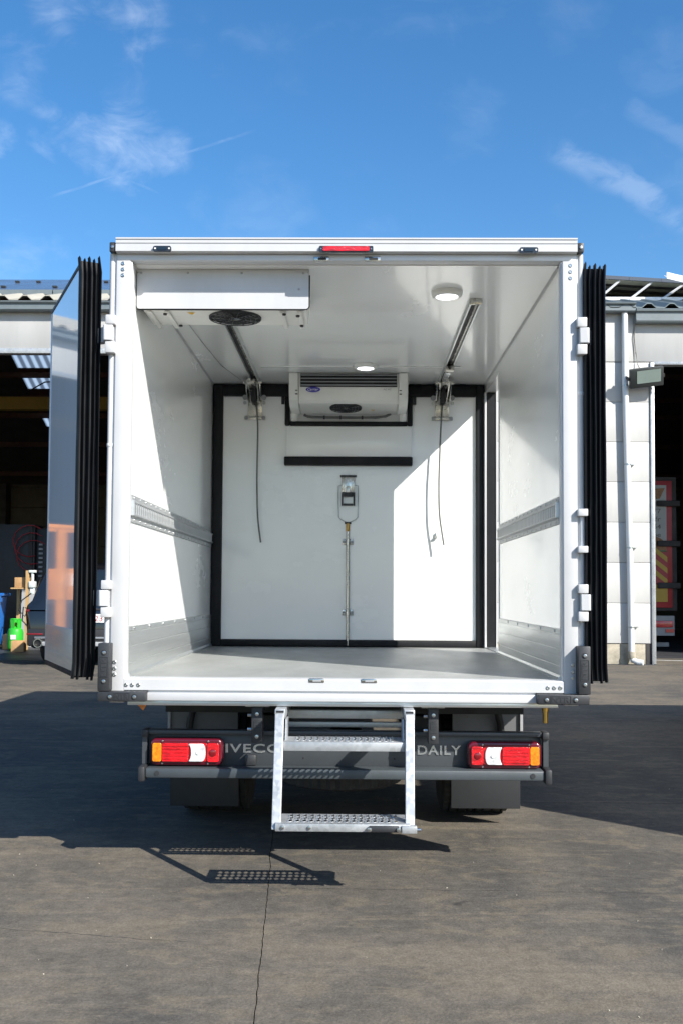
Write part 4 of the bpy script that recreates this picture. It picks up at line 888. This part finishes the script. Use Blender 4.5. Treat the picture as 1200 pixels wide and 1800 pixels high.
# ---- chassis, wheels, guards
for s in (-1, 1):
    T(MB().box(s * .38 - .035, s * .38 + .035, .42, 7.0, .55, .76), 'chassis_rail', 'chassis_black', smooth=0)
    X = sorted((s * .60, s * .99))
    T(MB().box(X[0], X[1], 1.095, 1.103, .163, .56, .003), 'mud_flap', 'mud_plastic', bev=.0)
    gd = [(1.02, .60), (1.02, .80), (1.10, .84), (2.2, .84), (2.30, .80), (2.30, .60), (2.285, .60), (2.285, .79), (2.19, .825), (1.11, .825), (1.035, .79), (1.035, .60)]
    T(MB().prism(gd, 'x', X[0], X[1]), 'mudguard', 'guard_grey', smooth=30)
    T(MB().box(X[0], X[1], 1.022, 1.034, .50, .845, .002), 'guard_panel', 'guard_grey'); T(MB().box(s * .99, s * .975 , 1.0, 1.021, .50, .85), 'guard_edge', 'sheet_grey', smooth=0)
    T(MB().tube([(s * .80, .90, .86), (s * .86, .98, .66), (s * .87, .99, .58)], .02, 8), 'guard_stay', 'chassis_black')
    for xc in (.665, .868):
        def mod(j, k): return -.009 if (2 <= j <= 11 and k % 3 == 0) else 0
        pr = [(.20, -.095), (.29, -.103), (.325, -.095), (.340, -.088), (.342, -.06), (.333, -.058), (.333, -.050), (.343, -.048), (.343, -.005), (.334, -.003), (.334, .005), (.343, .007), (.343, .048), (.333, .05), (.333, .058), (.342, .06), (.340, .088), (.325, .095), (.29, .103), (.20, .095)]
        w = T(MB().lathe(pr, (s * xc, 1.52, .345 + DROP), (1, 0, 0), 96, mod), 'rear_wheel', 'tyre', smooth=25); T(MB().lathe([(.198, -.09), (.198, .06), (.08, .07)], (s * xc, 1.52, .345 + DROP), (s, 0, 0), 24), 'rim', 'rim_grey', w)
    w = T(MB().lathe([(.20, -.11), (.31, -.11), (.343, -.08), (.343, .08), (.31, .11), (.20, .11)], (s * .88, 5.95, .345 + DROP), (1, 0, 0), 40), 'front_wheel', 'tyre'); T(MB().lathe([(.2, -.1), (.2, .08), (.08, .1)], (s * .88, 5.95, .345 + DROP), (s, 0, 0), 24), 'rim', 'rim_grey', w)
T(MB().cyl((-.9, 1.52, .345 + DROP), (.9, 1.52, .345 + DROP), .055), 'axle', 'chassis_black')
T(MB().lathe([(.12, -.10), (.17, -.06), (.17, .06), (.12, .10)], (0, 1.52, .36 + DROP), (1, 0, 0), 20), 'differential', 'chassis_black')
T(MB().box(-.9, .9, .45, 5.4, .77, .868), 'subframe', 'chassis_black', smooth=0)
def mod2(j, k): return -.010 if (j in (2, 3, 4, 5) and k % 2 == 0) else 0
T(MB().lathe([(.2, -.09), (.30, -.10), (.335, -.085), (.342, -.03), (.342, .03), (.335, .085), (.30, .10), (.2, .09)], (-.02, 1.0, .43), (0, .0, 1), 84, mod2), 'spare_wheel', 'tyre', smooth=25)
T(MB().box(.42, .50, .62, .66, .445, .475, .004), 'tow_bracket', 'galvanised'); T(MB().tube([(-.45, .5, .44), (-.3, .6, .42), (-.2, .9, .45)], .012, 6), 'cable_harness', 'chassis_black')
T(MB().prism([(5.75, .45), (5.75, 2.25), (6.3, 2.3), (6.9, 1.6), (7.45, 1.35), (7.55, .45)], 'x', -1.0, 1.0), 'cab', 'white_lacquer', smooth=35, bev=.06)

# ================================================================== MOVABLE PARTITION
PY = 2.755
par = thing('bulkhead_partition', (0, PY, ZF), 'white movable bulkhead with black rubber frame hanging inside the cargo box', 'partition')
def P(m, name, mat, parent=None, **k): return m.build(name, mat, par if parent is None else parent, **k)
xl, xr, zb, zt = -.992, .992, .985, 2.888
P(MB().prism([(xl + .05, zb + .045), (xr - .045, zb + .045), (xr - .045, zt - .05), (.47, zt - .05), (.47, 2.635), (-.47, 2.635), (-.47, zt - .05), (xl + .05, zt - .05)], 'y', PY, PY + .055), 'panel', 'interior_panel', smooth=0)
def strip(x0, x1, z0, z1, nm='rubber_frame', d=.028): return P(MB().box(x0, x1, PY - d, PY + .055, z0, z1, .008), nm, 'rubber')
strip(xl - .012, xl + .062, zb - .004, zt + .035); strip(xr - .052, xr + .004, zb - .004, zt + .030)
strip(xl + .063, xr - .053, zb - .004, zb + .046); strip(xl + .063, -.43, zt - .055, zt + .030); strip(.43, xr - .053, zt - .055, zt + .030)
strip(-.472, -.436, 2.615, zt - .056); strip(.436, .472, 2.615, zt - .056); strip(-.435, .435, 2.615, 2.646)
P(MB().box(-.435, .435, PY + .012, PY + .03, 2.6465, 2.925), 'notch_infill', 'interior_panel', smooth=0)
P(MB().box(-.458, .462, PY - .034, PY - .001, 2.382, 2.606, .003), 'flap', 'interior_panel')
P(MB().box(-.473, .471, PY - .050, PY - .0005, 2.316, 2.380, .006), 'flap_rubber', 'rubber')
for x in (-.487, .487): P(MB().box(x - .012, x + .012, PY - .012, PY - .001, 2.775, 2.835, .003), 'flap_hinge', 'black_plastic')
# latch
lt = P(MB().box(-.048, .048, PY - .022, PY - .001, 2.105, 2.235, .005), 'latch', 'stainless')
P(MB().box(-.060, .060, PY - .030, PY - .001, 2.232, 2.246, .003), 'latch_cap', 'black_plastic', lt)
P(MB().box(-.030, .030, PY - .030, PY - .0225, 2.110, 2.222, .003), 'latch_plate', 'chrome_letter', lt)
P(MB().box(-.013, .013, PY - .037, PY - .0305, 2.100, 2.165, .003), 'latch_tongue', 'stainless', lt)
m = MB(); hp = rrect(-.050, .050, 2.018, 2.118, .012); hi_ = rrect(-.036, .036, 2.036, 2.088, .006)
m.box(-.050, -.036, PY - .04, PY - .024, 2.018, 2.118, .004).box(.036, .050, PY - .04, PY - .024, 2.018, 2.118, .004).box(-.0358, .0358, PY - .04, PY - .024, 2.018, 2.034, .004).box(-.0358, .0358, PY - .04, PY - .024, 2.085, 2.118, .004)
P(m, 'latch_handle', 'black_plastic', lt)
for s in (-1, 1):
    P(MB().tube([(s * .052, PY - .014, 2.172), (s * .072, PY - .014, 2.168), (s * .073, PY - .014, 2.05), (s * .070, PY - .014, 1.935), (s * .055, PY - .013, 1.918), (s * .012, PY - .012, 1.896)], .0042, 6), 'pull_wire', 'bolt_steel', lt)
P(MB().cyl((-.026, PY - .012, 1.892), (.022, PY - .012, 1.892), .008, n=8), 'wire_clamp', 'black_plastic', lt)
P(MB().lathe([(.011, 0), (.014, .01), (.014, .05), (.010, .06)], (-.002, PY - .014, 1.888), (0, 0, -1), 12), 'rod_coupling', 'brass', lt)
rod = P(MB().cyl((-.002, PY - .016, 1.83), (.002, PY - .016, .99), .0125, n=14), 'locking_rod', 'stainless')
P(MB().tube([(-.0, PY - .014, 1.832), (-.004, PY - .016, 1.81), (-.002, PY - .016, 1.79)], .009, 8), 'rod_tip', 'stainless', rod)
for z, x in ((1.752, -.001), (1.232, .001)):
    P(MB().box(x - .042, x + .042, PY - .006, PY - .0008, z - .022, z + .022, .003).cyl((x, PY - .016, z - .02), (x, PY - .016, z + .02), .020, n=14), 'rod_guide', 'stainless', rod)
    for s in (-1, 1): P(MB().lathe([(.010, 0), (.010, .004), (.004, .005)], (x + s * .031, PY - .006, z), (0, -1, 0), 10), 'guide_bolt', 'sheet_grey', rod)
P(MB().lathe([(.006, 0), (.012, .008), (.012, .022), (.007, .03)], (.646, PY - .001, 1.79), (0, -1, 0), 12).box(.640, .652, PY - .018, PY - .006, 1.775, 1.825, .003), 'cord_fixing', 'stainless')
# hanger trolleys
for s in (-1, 1):
    x = s * .682 - (.012 if s < 0 else -.008)
    h = P(MB().box(x - .052, x + .052, PY - .010, PY - .001, 2.68, 2.885, .003), 'hanger', 'stainless')
    P(MB().box(x - .078, x + .078, PY - .022, PY - .011, 2.655, 2.685, .006), 'hanger_foot', 'stainless', h)
    for q in (-1, 1):
        P(MB().lathe([(.014, 0), (.014, .006), (.006, .008)], (x + q * .064, PY - .022, 2.67), (0, -1, 0), 10), 'foot_bolt', 'sheet_grey', h)
        P(MB().prism([(2.56, 2.905), (2.735, 2.905), (2.735, 2.80), (2.67, 2.79), (2.60, 2.84)], 'x', x + q * .050 - .003, x + q * .050 + .003), 'hanger_cheek', 'stainless', h)
        P(MB().lathe([(.018, 0), (.018, .016), (.006, .018)], (x + q * .070, 2.70, 2.815), (0, -1, 0), 10), 'hanger_nut', 'sheet_grey', h); P(MB().lathe([(.013, 0), (.013, .016)], (x + q * .07, 2.70, 2.775), (0, -1, 0), 10), 'hanger_nut', 'bolt_steel', h)
        P(MB().tube([(x + q * .035, 2.50, 2.90), (x + q * .03, 2.60, 2.86), (x + q * .022, 2.715, 2.78)], .010, 8), 'hanger_link', 'stainless', h)
    P(MB().box(x - .068, x + .068, 2.52, 2.545, 2.882, 2.904, .003), 'trolley_bar', 'stainless', h)
    P(MB().box(x - .026, x + .026, 2.42, 2.60, 2.862, 2.902, .004), 'trolley', 'stainless', h); P(MB().box(x - .016, x + .016, 2.60, 2.72, 2.77, 2.88, .004), 'trolley_block', 'chassis_black', h)
xx = .678
tr2 = P(MB().box(xx - .030, xx + .030, 2.02, 2.10, 2.868, 2.9025, .003), 'front_trolley', 'stainless'); P(MB().box(xx - .018, xx + .018, 2.10, 2.42, 2.876, 2.9, .003), 'trolley_arm', 'chrome_letter', tr2); P(MB().prism([(xx - .012, 2.888), (xx + .012, 2.888), (xx, 2.874)], 'y', 2.016, 2.0198), 'arrow_mark', 'chassis_black', tr2, smooth=0)
# cords hanging from the trolleys
HC = []
def cord(pts, lab):
    p = []
    for k in range(len(pts) - 1):
        for j in range(6): p.append(Vector(pts[k]).lerp(Vector(pts[k + 1]), j / 6))
    p.append(Vector(pts[-1])); q = p[:]
    for _ in range(4): q = [q[0]] + [(q[i - 1] + q[i] * 2 + q[i + 1]) / 4 for i in range(1, len(q) - 1)] + [q[-1]]
    HC.append(MB().tube(q, .0062, 8).build('hanging_cord', 'cord_grey')); tag(HC[-1], lab, 'cord', 'pull cords of the partition')
cord([(-.682, 2.69, 2.79), (-.662, 2.66, 2.60), (-.668, 2.66, 2.2), (-.660, 2.66, 1.92), (-.635, 2.66, 1.74)], 'grey cord hanging from the trolley left of the evaporator')
cord([(.690, 2.70, 2.79), (.676, 2.685, 2.60), (.661, 2.675, 2.2), (.664, 2.675, 1.95), (.699, 2.675, 1.728)], 'grey cord hanging from the trolley on the right, in sunlight')
truck.location.z = -DROP; par.location.z = ZF - DROP
for c in HC: c.location.z = -DROP
